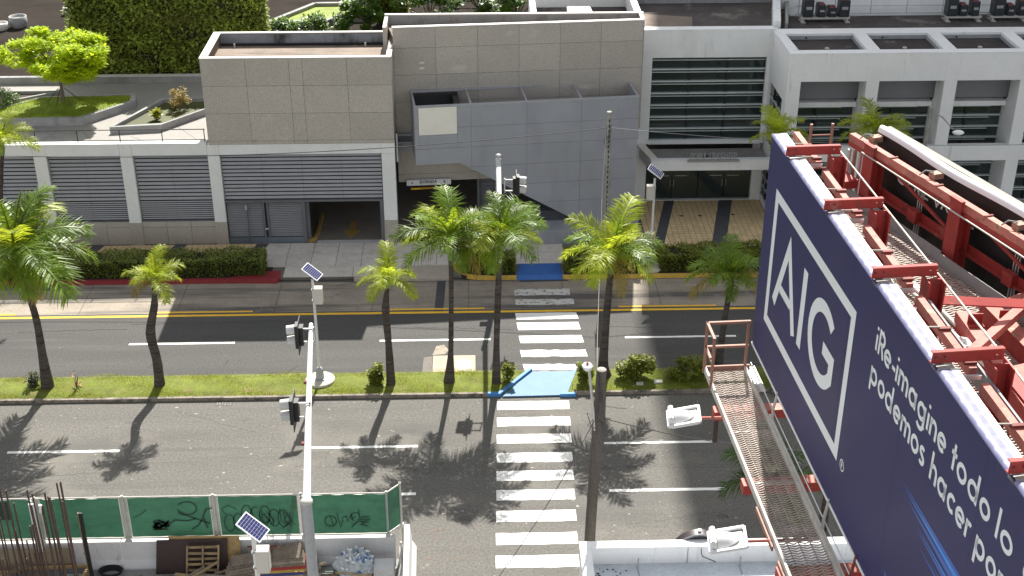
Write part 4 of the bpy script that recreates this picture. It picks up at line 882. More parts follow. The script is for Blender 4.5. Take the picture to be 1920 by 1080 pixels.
for k, (x, y, m, h, r) in enumerate(((-26.5, 86.4, COPING, .5, .45), (-25.7, 85.1, PLANT, .75, .5), (-29.9, 83.0, COPING, .45, .45), (-29.0, 83.6, PLANT, .7, .55))):
    mb = MB().lathe([(r * .8, 0), (r, h * .3), (r, h), (r * .86, h), (r * .84, h * .8), (0, h * .78)], (x, y, 5.3), 18)
    tag(mb.build('round_pot', m), ['pale round stone stool beside a dark tub on the plaza', 'dark round tub next to a pale stool near the green wall', 'pale round stool at the far plaza edge', 'dark round tub beyond the lime tree'][k], 'pot')

# ================================================================== ROOFTOPS BEHIND
bw = thing('roof_back_wall', 'white panelled wall closing the dark roof behind the lobby', 'wall', (12, 74.5, 9.1))
for k in range(6): pbox('wall_panel', WHITE, bw, 3.2 + k * 2.25 + .01, 3.2 + (k + 1) * 2.25 - .01, 74.5, 74.7, 8.6, 11.2)
pbox('flashing', PLANT, bw, 8.6, 16.7, 74.2, 74.48, 9.13, 9.35)
pw = thing('roof_parapet', 'white low parapet walls around a small roof well beyond the granite wall', 'wall', (7, 70, 9))
pbox('parapet', WHITE, pw, 8.50, 8.86, 67.95, 74.3, 9.0, 9.95); pbox('parapet', WHITE, pw, 7.9, 8.49, 67.2, 67.5, 8.6, 10.6); pbox('parapet', WHITE, pw, 2.9, 3.2, 67.0, 71.5, 8.5, 10.35); pbox('well_floor', ROOFD, pw, 3.2, 8.5, 66.6, 74.4, 8.5, 8.9)
hb = thing('roof_hatch', 'pale cream roof hatch box standing in the roof well', 'hatch', (5.6, 68.5, 8.9)); mb = MB(); mb.prism([(4.9, 67.6), (6.3, 67.6), (6.15, 70.2), (4.9, 70.2)], 8.9, 10.15); mb.build('hatch_box', CREAM, hb, bevel=.04); pbox('hatch_lid', COPING, hb, 4.95, 5.6, 69.2, 69.9, 10.152, 10.19)
pod = thing('tower_podium', 'grey podium wall with windows behind the rooftop air conditioners', 'building', (26, 73, 9))
pbox('base_wall', WHITE, pod, 16.8, 60, 72.9, 73.3, 8.6, 9.75); pbox('wall', mat('podium_grey', (.36, .36, .355), .7, .06, 1), pod, 16.9, 60, 73.0, 73.8, 9.75, 14)
for k in range(14): pbox('pilaster', WHITE2, pod, 18.3 + k * 1.35, 18.36 + k * 1.35, 72.93, 73.0, 9.76, 14)
pbox('window', GLASS, pod, 22.4, 23.4, 72.9, 72.99, 9.76, 12); pbox('window_frame', WHITE, pod, 23.4, 23.9, 72.86, 72.99, 9.76, 12); pbox('window_frame', WHITE, pod, 21.6, 22.38, 72.86, 72.99, 9.76, 12)
mb = MB(); mb.prism([(15.6, 67.95), (16.0, 67.95), (17.0, 73.0), (16.6, 73.0)], 9.0, 9.9); mb.build('ramp_wall', WHITE, pod)
mb = MB(); mb.prism([(16.4, 68.6), (16.55, 68.6), (17.5, 72.9), (17.3, 72.9)], 9.0, 9.6); mb.build('ramp_wall', PLANT, pod)
rr2 = thing('roof_railing', 'thin grey guard railing along the podium walkway behind the air conditioners', 'railing', (24, 71.8, 9.1))
for z in (9.62, 10.05, 9.2): mb = MB().tube([(17.6, 71.7, z), (45, 71.7, z)], .025, 6); mb.build('rail', GREYS, rr2)
for k in range(14): mb = MB().tube([(17.8 + k * 2.0, 71.7, 9.1), (17.8 + k * 2.0, 71.7, 10.05)], .022, 6); mb.build('post', GREYS, rr2)
pbox('walkway', WHITE2, rr2, 17.3, 45, 71.5, 72.88, 8.9, 9.17)
def ac(x, y, w, h, lab):
    t = thing('air_conditioner', lab, 'air conditioner', (x, y, 9.42), 'rooftop air conditioners')
    MB().box(x - w / 2, x + w / 2, y - .35, y + .35, 9.42, 9.42 + h).build('casing', ACBODY, t, bevel=.03)
    MB().lathe([(.0, .0), (w * .36, .0), (w * .36, .04), (0, .06)], (x, y, 9.42 + h), 12).build('fan_cover', ACTOP, t); pbox('top_lid', ACTOP, t, x - w / 2 + .03, x + w / 2 - .03, y - .33, y + .33, 9.42 + h - .002, 9.42 + h + .015)
    pbox('grille', MATS['gutter_grey'], t, x - w * .3, x + w * .3, y - .362, y - .35, 9.42 + h * .45, 9.42 + h * .62)
for k, (x, w, h) in enumerate(((18.0, .52, .95), (18.72, .42, .66), (19.32, .42, .5), (19.95, .55, .92), (25.85, .55, .95), (26.45, .42, .6), (27.1, .42, .78), (28.4, .6, .95), (29.05, .42, .55), (29.7, .45, .8), (33, .55, .9), (33.8, .5, .7))):
    ac(x, 70.55, w, h, ['tall dark air conditioner', 'mid height dark air conditioner', 'short dark air conditioner'][0 if h > .85 else 1 if h > .62 else 2] + [' on the first roof stand, away from the ramp wall' if 19.5 < x < 20.5 else ' on the roof stand beside the sloping ramp wall', ' on the middle roof stand', ' on the roof stand far along the wing', ' on the last roof stand'][0 if x < 21 else 1 if x < 27.5 else 2 if x < 31 else 3])
for x0, x1, lab in ((17.6, 20.3, 'beside the sloping ramp wall'), (25.5, 27.5, 'in the middle of the roof'), (28.0, 30.0, 'far along the wing'), (32.6, 34.2, 'at the end of the roof')):
    t = thing('equipment_stand', 'pale steel stand carrying air conditioners ' + lab, 'stand', (x0, 70.4, 9.12)); pbox('beam', PIPEW, t, x0, x1, 70.25, 70.4, 9.30, 9.415); pbox('beam', PIPEW, t, x0, x1, 70.7, 70.85, 9.30, 9.415)
    for x in (x0 + .15, x1 - .15): pbox('foot', PIPEW, t, x - .12, x + .12, 70.1, 70.9, 9.125, 9.17); pbox('leg', PIPEW, t, x - .05, x + .05, 70.28, 70.38, 9.17, 9.30)
# office tower behind everything: its shadow falls across the wing and the right part of the street
tw = thing('office_tower', 'tall pale office tower with ribbon windows rising behind the wing', 'tower', (38, 125, 0))
TX0, TX1, TY0, TY1, TZ = 17.7, 66.0, 115.0, 137.0, 86.0
pbox('tower_core', GLASS, tw, TX0 + .3, TX1 - .3, TY0 + .3, TY1 - .3, 5.2, TZ - .5)
nf = 23
for k in range(nf + 1): z = 5.2 + (TZ - 5.2) * k / nf; pbox('floor_band', BRICKC, tw, TX0, TX1, TY0, TY1, max(5.2, z - .9), min(z + .9, TZ))
for k in range(15): x = TX0 + (TX1 - TX0 - .9) * k / 14; pbox('pier', BRICKC, tw, x, x + .9, TY0 - .12, TY1 + .12, 5.2, TZ - .01)
# ================================================================== PALMS
FR = {}
def frond_mesh(cls, seed, m):
    key = (cls, seed, m.name)
    if key in FR: return FR[key]
    rr = random.Random(seed * 31 + len(cls)); a0, a1 = {'spear': (82, 66), 'up': (66, 2), 'mid': (40, -38), 'low': (14, -62), 'droop': (-18, -80)}[cls]
    mb = MB(); n = 16; P = [Vector((0, 0, 0))]; D = []
    for i in range(n):
        t = i / n; e = radians(a0 + (a1 - a0) * t ** 1.25); d = Vector((cos(e), rr.uniform(-.02, .02), sin(e))); D.append(d); P.append(P[-1] + d / n)
    D.append(D[-1]); mb.tube(P, [.022 * (1 - .8 * i / n) + .003 for i in range(n + 1)], 4, False)
    N = 46
    for side in (-1, 1):
        for k in range(N):
            t = .10 + .90 * (k + rr.uniform(-.3, .3)) / N; f = min(t, .999) * n; i = int(f); p = P[i].lerp(P[i + 1], f - i); d = D[i]
            upv = Vector((0, 1, 0)).cross(d) * -1
            if upv.z < 0 and cls not in ('droop',): upv = -upv
            L = (.36 if cls != 'spear' else .16) * (sin(pi * min(.97, .16 + .80 * t)) ** .55) * rr.uniform(.85, 1.12)
            fw = .55 + .5 * t + rr.uniform(-.15, .15); lift = rr.choice((.42, .12, -.18)) + rr.uniform(-.15, .15)
            dr = (Vector((0, side, 0)) + d * fw + upv * lift).normalized()
            q1 = p + dr * L * .5; sag = .10 + .22 * rr.random(); q2 = q1 + (dr + Vector((0, 0, -1)) * (sag * 2.2)).normalized() * L * .5
            w = d * (.0115 + .004 * rr.random()); o = len(mb.v)
            mb.v += [tuple(p - w * .6), tuple(p + w * .6), tuple(q1 + w), tuple(q1 - w), tuple(q2)]; mb.f += [(o, o + 1, o + 2, o + 3), (o + 3, o + 2, o + 4)]; mb.sm += [False, False]
    me = bpy.data.meshes.new('frond_' + cls); me.from_pydata(mb.v, [], mb.f); me.materials.append(m); FR[key] = me; return me
def palm(label, path, radii, L, plan, seed, shaft=.75, mats=None, group='palms', name='palm_tree'):
    """path: world points of the trunk; plan: list of (class, azimuth deg, length factor, material index)"""
    rr = random.Random(seed); t = thing(name, label, 'palm tree', path[0], group); P = [Vector(p) for p in path]
    # smooth the path
    Q = []; Rr = []
    for i in range(len(P) - 1):
        for k in range(5): 
            s = k / 5; p0 = P[max(i - 1, 0)]; p1 = P[i]; p2 = P[i + 1]; p3 = P[min(i + 2, len(P) - 1)]
            Q.append(.5 * ((2 * p1) + (-p0 + p2) * s + (2 * p0 - 5 * p1 + 4 * p2 - p3) * s * s + (-p0 + 3 * p1 - 3 * p2 + p3) * s ** 3)); Rr.append((radii[i] + (radii[i + 1] - radii[i]) * s) * .86 * rr.uniform(.97, 1.03))
    Q.append(P[-1]); Rr.append(radii[-1])
    MB().tube(Q, Rr, 12).build('trunk', TRUNK, t)
    top = P[-1]; dr = (P[-1] - P[-2]).normalized(); ct = top + dr * shaft
    MB().tube([top - dr * .03, top + dr * shaft * .35, top + dr * shaft * .8, ct], [radii[-1] * 1.12, radii[-1] * 1.2, radii[-1] * .85, radii[-1] * .5], 10).build('crownshaft', SHAFT, t)
    ms = mats or [FROND, FRONDY, FRONDB]
    if seed in (1, 4, 6): plan = plan + [('droop', rr.uniform(200, 340), .72, 2)] + ([('droop', rr.uniform(0, 180), .6, 2)] if seed != 4 else [])
    for k, (cls, az, lf, mi) in enumerate(plan):
        o = bpy.data.objects.new('frond', frond_mesh(cls, k % 3, ms[mi])); COL.objects.link(o)
        o.location = ct - dr * (.02 + .12 * (cls in ('low', 'droop'))); s = L * lf * rr.uniform(.94, 1.06); o.scale = (s, s, s); o.rotation_euler = (radians(rr.uniform(-14, 14)), 0, radians(az + rr.uniform(-6, 6))); put(o, t)
    return t
def plan(n_up, n_mid, n_low, rr, y=.0, b=0.0, spear=1):
    out = []
    for cls, n in (('up', n_up), ('mid', n_mid), ('low', n_low)):
        a0 = rr.uniform(0, 360)
        for k in range(n): u = rr.random(); out.append((cls, a0 + 360 * k / max(n, 1) + rr.uniform(-16, 16), rr.uniform(.78, 1.12), 2 if (u < b * .45 and cls == 'low') else 1 if u < y else 0))
    for k in range(spear): out.append(('spear', rr.uniform(0, 360), .62, 0))
    return out
RP = random.Random(12)
MED = 'palms in the grass median'
palm('large leaning palm with full dark crown beside the small median bush', [(-18.25, 48.43, .1), (-18.22, 48.43, 1.8), (-18.2, 48.43, 3.4), (-18.35, 48.43, 4.9)], [.33, .2, .17, .14], 3.2, plan(3, 6, 7, RP, .08) + [('low', a, 1.1, 0) for a in (200, 260, 320, 20, 80)] + [('up', 60, .9, 0), ('spear', 20, .8, 0)], 1, 1.7, group=MED)
palm('short bowed palm with small yellow green crown near the red kerb', [(-13.55, 48.42, .1), (-13.52, 48.42, 1.4), (-13.62, 48.42, 2.7), (-13.3, 48.42, 4.0), (-13.22, 48.42, 4.85)], [.27, .22, .235, .17, .07], 1.42, plan(2, 5, 5, RP, .75, .5), 2, .5, [FRONDY, FRONDY, FRONDB], MED)
palm('slim straight palm with small yellow green crown beside a green shrub', [(-3.78, 48.3, .1), (-3.80, 48.3, 2), (-3.85, 48.3, 3.8), (-3.72, 48.3, 4.75)], [.24, .17, .19, .075], 1.45, plan(2, 4, 5, RP, .8, .3), 3, .55, [FRONDY, FRONDY, FRONDB], MED)
palm('tall palm with wide green crown standing by the manhole slab', [(-1.32, 48.45, .1), (-1.22, 48.45, 1.6), (-1.15, 48.45, 4), (-1.12, 48.45, 5.9)], [.31, .13, .12, .12], 2.45, plan(3, 5, 6, RP, .25), 4, 1.0, group=MED)
palm('tall slender palm with full crown beside the faded blue ramp', [(.68, 48.2, .1), (.70, 48.2, 2), (.78, 48.2, 4.5), (.86, 48.2, 6.15)], [.24, .15, .16, .13], 2.4, plan(3, 6, 6, RP, .35, .4), 5, 1.0, group=MED)
palm('stout palm with broad glossy crown between ramp and long shrub', [(5.30, 48.7, .1), (5.25, 48.7, .9), (5.3, 48.7, 2.8), (5.42, 48.7, 5.1)], [.40, .24, .19, .15], 2.5, plan(3, 5, 6, RP, .4), 6, .9, group=MED)
palm('palm with browning lower frond in the shade beside the steel walkway', [(10.25, 48.9, .1), (10.3, 48.9, 2), (10.45, 48.9, 4.1)], [.24, .16, .13], 2.0, plan(3, 6, 6, RP, .05, .6), 7, .8, group=MED)
palm('grey trunked palm with yellow fronds in front of the first louvre bay', [(-23.4, 58.9, .1), (-22.95, 58.9, 3.2), (-22.3, 58.9, 6.5)], [.22, .16, .13], 1.6, plan(2, 4, 4, RP, .8), 8, .8, [FRONDY, FRONDY, FRONDB], 'palms by the far pavement')
palm('bright palm rising between canopy and office wing', [(14.35, 59.3, .1), (14.4, 59.3, 3.5), (14.4, 59.3, 6.2)], [.2, .14, .12], 1.75, plan(3, 4, 4, RP, .7), 9, .8, [FRONDY, FRONDY, FRONDB], 'palms by the far pavement')
palm('bright palm in front of the second wing bay by the street lamp', [(19.0, 59.3, .1), (18.95, 59.3, 3.5), (18.95, 59.3, 6.3)], [.2, .14, .12], 2.0, plan(3, 5, 5, RP, .7), 10, .8, [FRONDY, FRONDY, FRONDB], 'palms by the far pavement')
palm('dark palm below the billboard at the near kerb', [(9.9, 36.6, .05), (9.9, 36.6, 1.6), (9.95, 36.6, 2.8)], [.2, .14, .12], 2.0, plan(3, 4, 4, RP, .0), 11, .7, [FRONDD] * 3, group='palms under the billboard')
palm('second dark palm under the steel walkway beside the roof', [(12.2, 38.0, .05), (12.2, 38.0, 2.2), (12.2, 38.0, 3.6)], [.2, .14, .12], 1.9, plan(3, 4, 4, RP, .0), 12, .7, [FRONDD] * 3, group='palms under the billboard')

# ================================================================== STREET HEDGES AND SHRUBS
SG = 'clipped hedges along the far pavement'
hedge('hedge', 'long dark clipped hedge behind the red kerb below the louvres', -27.0, -10.55, 58.42, 59.85, .13, 1.02, HEDGE, 26000, 11, SG, .105)
hedge('hedge', 'short hedge inside the rounded yellow kerb corner', -.78, 1.78, 58.42, 59.35, .13, .98, HEDGE, 5200, 12, SG, .105, .08)
hedge('hedge', 'clipped hedge beside the deep blue kerb ramp', 4.25, 7.95, 58.35, 59.75, .13, .98, HEDGE, 8000, 13, SG, .105, .07)
hedge('hedge', 'light tipped hedge in front of the tiled forecourt', 8.95, 22.0, 58.4, 59.85, .13, 1.0, HEDGEY, 22000, 14, SG, .115, .08)
MG = 'shrubs in the grass median'
bush('median_shrub', 'upright green shrub beside the slim straight palm', (-4.42, 48.4, .13), (.42, .40, .48), HEDGEY, 1000, 71, .13, MG)
bush('median_shrub', 'small green shrub next to the faded blue ramp', (1.22, 48.35, .13), (.27, .3, .42), HEDGEY, 520, 72, .13, MG)
bush('median_shrub', 'dense green shrub between blue ramp and stout palm', (4.42, 48.3, .13), (.38, .4, .48), HEDGEY, 950, 73, .13, MG)
bush('median_shrub', 'wide low green shrub with pale stones in front', (6.75, 48.45, .13), (.92, .48, .5), HEDGEY, 2600, 74, .13, MG, clumps=18)
bush('median_shrub', 'ragged wide shrub half in the tower shade', (8.9, 48.4, .13), (.95, .5, .47), HEDGEY, 2000, 75, .13, MG, clumps=16)
bush('median_shrub', 'tiny grey green shrub at the foot of the leaning palm', (-18.98, 48.5, .13), (.36, .36, .34), mat('grey_green_leaf', (.10, .115, .06), .5, .3, 4, trans=.2), 300, 76, .15, MG, clumps=7)
bush('median_shrub', 'leafy shrub under the far end of the billboard', (12.9, 48.4, .13), (.8, .5, .55), HEDGEY, 1500, 77, .13, MG)
bush('dry_sapling', 'thin dry orange tipped sapling in the grass', (-17.0, 48.3, .13), (.22, .2, .4), mat('dry_leaf', (.32, .16, .06), .6, .2), 26, 78, .12, None, 'sapling', 4)

# ================================================================== SOLAR SIGNAL POLES
def solar_pole(label, base, zt, px_dir, s=1.0, footing=True, r=.055):
    X, Y, Z = base; t = thing('solar_pole', label, 'solar pole', base, 'solar signal poles')
    if footing:
        MB().lathe([(.62, 0), (.62, .09), (.58, .11), (0, .11)], (X, Y, Z), 24).build('footing', mat('footing_concrete', (.5, .46, .4), .85, .1, 2), t)
        MB().prism([(X - .2, Y - .2), (X + .2, Y - .2), (X + .2, Y + .2), (X - .2, Y + .2)], Z + .11, Z + .16).build('base_plate', MASTG, t)
        MB().lathe([(.19, 0), (.15, .42), (.09, .5)], (X, Y, Z + .16), 8, False).build('base_casting', MASTG, t)
    MB().tube([(X, Y, Z + .1), (X, Y, zt - .25)], [r * 1.15, r], 12).build('post', MASTW, t)
    MB().tube([(X, Y, zt - .25), (X, Y, zt - .02)], r * .8, 8).build('bracket', BLACK, t)
    # panel tilted: normal towards south-ish/up as seen
    ex = Vector((.79, -.28, -.55)).normalized(); ey = Vector((.42, .86, .14)); ey = (ey - ex * ey.dot(ex)).normalized(); ez = ex.cross(ey)
    if ez.z < 0: ez = -ez
    c = Vector((X + .02, Y - .02, zt + .1)); w, h = .40 * s, .25 * s
    xf = lambda p: c + ex * p[0] + ey * p[1] + ez * p[2]
    pfr = MB(xf).box(-w, w, -h, h, -.03, .015).build('panel_frame', SFRAME, t)
    pm = MB(xf)
    nx_, ny_ = 9, 4
    for i in range(nx_):
        for j in range(ny_):
            a = -w + .03 * s + (2 * w - .06 * s) * i / nx_; b = -h + .03 * s + (2 * h - .06 * s) * j / ny_; pm.box(a + .004, a + (2 * w - .06 * s) / nx_ - .006, b + .004, b + (2 * h - .06 * s) / ny_ - .006, .0155, .019)
    pm.build('solar_cells', SOLAR, pfr)
    bz = zt - 1.35 * s; bxs = px_dir * (.20 * s); MB().box(X + bxs - .17 * s, X + bxs + .17 * s, Y - .16 * s, Y + .16 * s, bz, bz + .72 * s).build('battery_cabinet', BOXC, t, bevel=.012)
    for z in (bz + .1, bz + .6 * s): pbox('strap', MASTG, t, X - r - .02, X + r + .02, Y - r - .02, Y + r + .02, z, z + .04)
    return t
solar_pole('solar panel pole with cabinet on a round footing in the median', (-6.80, 48.6, .14), 5.25, 1)
solar_pole('solar panel pole with cabinet by the hedge in front of the lobby', (8.5, 58.85, .14), 5.2, -1)
solar_pole('close solar panel pole with cream cabinet in the work yard', (-6.75, 31.6, 0), 5.5, 1, 1.12, False, .07)
# ================================================================== TRAFFIC SIGNAL MASTS
def signal_head(t, x, y, z, side):
    """signal head seen side-on: housing with backplate, two visored lamps and the bracket back to the arm"""
    hd = MB().box(min(x, x + side * .14), max(x, x + side * .14), y - .2, y + .2, z - .5, z + .42).build('signal_head', BLACK, t)
    for q in (((x - side * .55, y, z + .22), (x - side * .16, y, z + .22)), ((x - side * .55, y, z - .32), (x - side * .16, y, z - .32)), ((x - side * .53, y, z - .4), (x - side * .53, y, z + .3))): MB().bar(*q, .05).build('bracket', MASTW, hd)
    MB().box(x - .16 * (side > 0), x + .16 * (side < 0), y - .16, y + .16, z - .4, z + .34).build('rear_cover', BLACK, hd)
    MB().box(x - .012, x + .012, y - .40, y + .40, z - .66, z + .56).build('backplate', BLACK, hd)
    for k in range(2):
        zc = z + .2 - k * .44; MB().tube([(x + side * .13, y, zc), (x + side * .44, y, zc - .02)], [.19, .17], 12).build('visor', mat('signal_silver', (.55, .55, .54), .45, .1), hd)
m1 = thing('signal_mast', 'pale tapered signal mast arm reaching from grey pole over the near road', 'signal mast', (-5.16, 32, 0))
MB().tube([(-5.16, 32, 0), (-5.16, 32, 6.18)], [.19, .15], 16).build('pole', MASTG, m1); MB().lathe([(.185, 0), (.185, .05), (.1, .11), (0, .13)], (-5.16, 32, 6.16), 16).build('pole_cap', PIPEW, m1)
MB().tube([(-5.18, 32.1, 6.0), (-5.6, 36.5, 6.06), (-6.17, 42.8, 6.12)], [.125, .105, .08], 14).build('arm', MASTW, m1)
signal_head(m1, -6.55, 42.3, 6.0, -1); signal_head(m1, -6.15, 37.3, 6.0, -1)
for y in (38.9, 35.2): MB().box(-5.18 - .0925 * (y - 32.1) - .2, -5.18 - .0925 * (y - 32.1) - .11, y - .05, y + .05, 6.0, 6.1).build('clamp', RUST, m1)
m2 = thing('signal_mast', 'pale signal pole with ball cap and arm behind the tall median palm', 'signal mast', (.98, 57.7, .14))
MB().tube([(.98, 57.75, .14), (.98, 57.75, 6.4)], [.15, .12], 14).build('pole', MASTW, m2); MB().lathe([(.14, 0), (.14, .08), (.05, .12), (.05, .2), (.15, .24), (.13, .3), (0, .34)], (.98, 57.75, 6.38), 16).build('pole_cap', GREYS, m2)
MB().tube([(.98, 57.6, 6.15), (.93, 52.0, 6.2), (.85, 47.6, 6.2)], [.12, .1, .075], 12).build('arm', MASTW, m2)
signal_head(m2, 1.75, 55.6, 6.1, 1); signal_head(m2, .2, 51.0, 6.1, -1)
MB().box(.5, .98, 57.5, 57.62, 3.9, 4.25).build('controller_box', SFRAME, m2)
# ================================================================== UTILITY POLES AND WIRES
up1 = thing('utility_pole', 'weathered dark timber utility pole beside the near crosswalk', 'utility pole', (3.6, 35, 0))
MB().tube([(3.5, 35, 0), (3.56, 35, 3), (3.66, 35, 6.5), (3.73, 35, 8.75)], [.185, .175, .165, .155], 14).build('pole', WOODP, up1); MB().lathe([(.156, 0), (.14, .02), (0, .025)], (3.73, 35, 8.74), 14).build('pole_top', mat('grey_weathered_wood', (.33, .3, .27), .9, .2, 6), up1)
sl = thing('street_lamp', 'small white street lamp on a thin bracket fixed to the timber pole', 'street lamp', (3.45, 35, 7.2))
MB().tube([(3.58, 34.9, 6.6), (3.50, 34.95, 7.4), (3.40, 35.2, 8.35), (3.37, 35.3, 8.6)], .045, 8).build('bracket_arm', PIPEW, sl)
mb = MB().lathe([(0, -.12), (.16, -.1), (.2, 0), (.16, .07), (0, .09)], (0, 0, 0), 12); mb.xf = None
o = mb.build('lamp_head', LAMPW); o.location = (3.32, 35.32, 8.68); o.scale = (.85, 1.15, .75); put(o, sl); pbox('photocell', RUST, sl, 3.28, 3.36, 35.28, 35.36, 8.75, 8.82)
up2 = thing('utility_pole', 'pale weathered concrete utility pole in front of the grey screen', 'utility pole', (6.3, 59.35, .14))
MB().tube([(6.30, 59.35, .14), (6.28, 59.35, 4), (6.25, 59.35, 8.15)], [.17, .15, .12], 8).build('pole', CONCP, up2)
mb = MB()
for k in range(22): mb.box(6.235, 6.29, 59.2, 59.24, 2.2 + k * .26, 2.34 + k * .26)
mb.build('step_slots', MULL, up2)
MB().tube([(6.3, 59.1, 6.9), (6.1, 59.15, 7.0), (6.02, 59.2, 6.7), (6.12, 59.2, 6.45), (6.25, 59.15, 6.4)], .012, 5).build('cable_loop', CABLE, up2)
MB().tube([(6.1, 59.1, 7.0), (5.85, 57.5, 5), (5.15, 50.5, .8), (5.0, 48.7, .15)], .014, 5).build('guy_wire', PIPEW, up2)
def wire(label, a, b, sag, r=.012, m=CABLE, tw=0):
    a = Vector(a); b = Vector(b); pts = []
    for i in range(25): t = i / 24; p = a.lerp(b, t); p.z -= sag * 4 * t * (1 - t); pts.append(p)
    return tag(MB().tube(pts, r, 5).build('overhead_wire', m), label, 'wire')
wire('twisted overhead wire running left from the concrete pole past the louvres', (6.25, 59.35, 7.35), (-36, 60.5, 6.7), 1.15, .016, CABLE)
wire('overhead wire running right from the concrete pole past the lobby glass', (6.25, 59.35, 7.35), (40, 60.3, 6.6), .9, .016, CABLEG)
wire('black wire running from the timber pole under the steel walkway', (3.74, 35, 7.0), (13.5, 33.8, 6.4), .5, .014)
wire('thin black wire dropping from the timber pole over the crosswalk', (3.6, 35, 7.0), (-.6, 27.5, 5.4), .5, .014)
MB_ = MB()
for k in range(5):
    a = k * 1.25; MB_.tube([(3.66 + .17 * cos(a), 35 + .17 * sin(a), 7.0), (3.66 + .4 * cos(a), 35 + .35 * sin(a), 6.95 + .1 * sin(3 * a)), (3.66 + .2 * cos(a + .6), 35 + .2 * sin(a + .6), 6.7)], .012, 5)
MB_.build('wire_ties', CABLE, up1)
# street lamp seen in front of the wing
wl = thing('street_lamp', 'grey lamp post with curved arm and white head before the office wing', 'street lamp', (21.9, 60.2, .14))
MB().tube([(21.7, 60.2, .14), (21.85, 60.2, 7.9)], [.13, .1], 8).build('post', CONCP, wl); MB().tube([(21.85, 60.2, 7.7), (22.3, 59.8, 7.55), (22.75, 59.3, 7.1)], .035, 6).build('arm', CONCP, wl)
mb = MB().lathe([(0, -.12), (.18, -.08), (.22, .02), (.14, .1), (0, .13)], (0, 0, 0), 12); o = mb.build('lamp_head', LAMPW); o.location = (22.95, 59.15, 7.0); o.scale = (1.3, 1, .9); put(o, wl)
# ================================================================== WORK YARD
yard = struct('yard_floor', MB().quad((-60, -15, .004), (-2.9, -15, .004), (-2.9, 36.9, .004), (-60, 36.9, .004)), YARD)
def barrier(label, a, b, joint=.02):
    a = Vector((*a, 0)); b = Vector((*b, 0)); d = (b - a).normalized(); s = Vector((-d.y, d.x, 0)); a += d * joint; b -= d * joint
    prof = [(-.30, 0), (-.30, .08), (-.16, .34), (-.09, 1.05), (.09, 1.05), (.16, .34), (.30, .08), (.30, 0)]
    t = thing('concrete_barrier', label, 'barrier', a, 'white concrete barriers around the yard'); mb = MB(); n = len(prof)
    vs_ = [a + s * y + Vector((0, 0, z)) for y, z in prof] + [b + s * y + Vector((0, 0, z)) for y, z in prof]
    mb.add(vs_, [tuple(range(n)), tuple(range(2 * n - 1, n - 1, -1))] + [(i, n + i, n + (i + 1) % n, (i + 1) % n) for i in range(n)]); mb.build('body', BARR, t, bevel=.012)
    for f in (.25, .75): 
        p = a.lerp(b, f) - s * .125; mb = MB().tube([p + Vector((0, 0, .62)), p - s * .012 + Vector((0, 0, .62))], .04, 10); mb.build('lifting_hole', BLACK, t)
    return t
barrier('concrete barrier behind the rebar rods', (-22.4, 36.86), (-17.4, 36.86)); barrier('concrete barrier with tan board leaning at its left end', (-17.4, 36.86), (-12.4, 36.86)); barrier('concrete barrier behind brown sheet and pallet', (-12.4, 36.86), (-7.4, 36.86)); barrier('concrete barrier behind the bag of cans', (-7.4, 36.86), (-2.98, 36.86))
barrier('sunlit concrete barrier running along the side street', (-2.62, 37.5), (-2.42, 29.5))
pbox('tan_board', mat('tan_board', (.27, .22, .15), .8, .1), yard, -17.0, -14.1, 36.53, 36.56, .05, 1.0)
fence = thing('construction_fence', 'green mesh construction fence with graffiti mounted on white barriers', 'fence', (-9.5, 36.84, 1.05))
fp = [(-19.2, 36.84), (-15.05, 36.84), (-12.12, 36.84), (-9.08, 36.84), (-6.12, 36.84), (-3.24, 36.84), (-2.80, 37.35)]
rr = random.Random(17)
for i, (a, b) in enumerate(zip(fp, fp[1:])):
    A = Vector((*a, 0)); B = Vector((*b, 0)); d = (B - A).normalized(); s = Vector((-d.y, d.x, 0)); A += d * (.16 if 0 < i < 5 else .04); B -= d * .14 if i < 4 else d * .03
    mb = MB(); nx_, nz = 26, 8
    for j in range(nz + 1):
        for k in range(nx_ + 1):
            u = k / nx_; v = j / nz; edge = min(u, 1 - u, v, 1 - v); wv = .022 * sin(u * 17 + i) * sin(v * 3 + i) + .015 * sin(u * 41 + v * 9)
            p = A.lerp(B, u) + s * (wv * min(1, edge * 8)); z = 1.22 + (2.84 - 1.22) * v + .012 * sin(u * 23 + i * 2) * (1 if j in (0, nz) else 0); mb.v.append((p.x, p.y, z))
    for j in range(nz):
        for k in range(nx_): q = j * (nx_ + 1) + k; mb.f.append((q, q + 1, q + nx_ + 2, q + nx_ + 1)); mb.sm.append(True)
    mb.build('mesh_screen', GREENM, fence)
    for z in (2.88, 1.17): MB().tube([(a[0], a[1], z), (b[0], b[1], z)], .028, 8).build('rail', PIPEW, fence)
for i, (x, y) in enumerate(fp):
    MB().tube([(x, y, 1.0), (x, y, 2.95)], .04, 8).build('post', MASTG if i in (4, 5) else PIPEW, fence)
    if i in (1, 2, 3): MB().box(x - .13, x + .13, y + .05, y + .09, 1.1, 2.86).build('joint_cover', mat('cover_strip', (.55, .54, .5), .8, .12, 3), fence)
    MB().box(x - .08, x + .08, y - .06, y + .06, 1.05, 1.2).build('clamp', PIPEW, fence)
MB().tube([(-2.80, 37.33, .2), (-2.80, 37.33, 2.95)], .045, 8).build('post', PIPEW, fence); MB().tube([(-2.76, 36.2, .05), (-2.76, 36.2, 1.3)], .035, 8).build('post', PIPEW, fence)
MB().box(-19.0, -15.95, 36.79, 36.80, 2.05, 2.78).build('dark_patch', GRAF, fence)
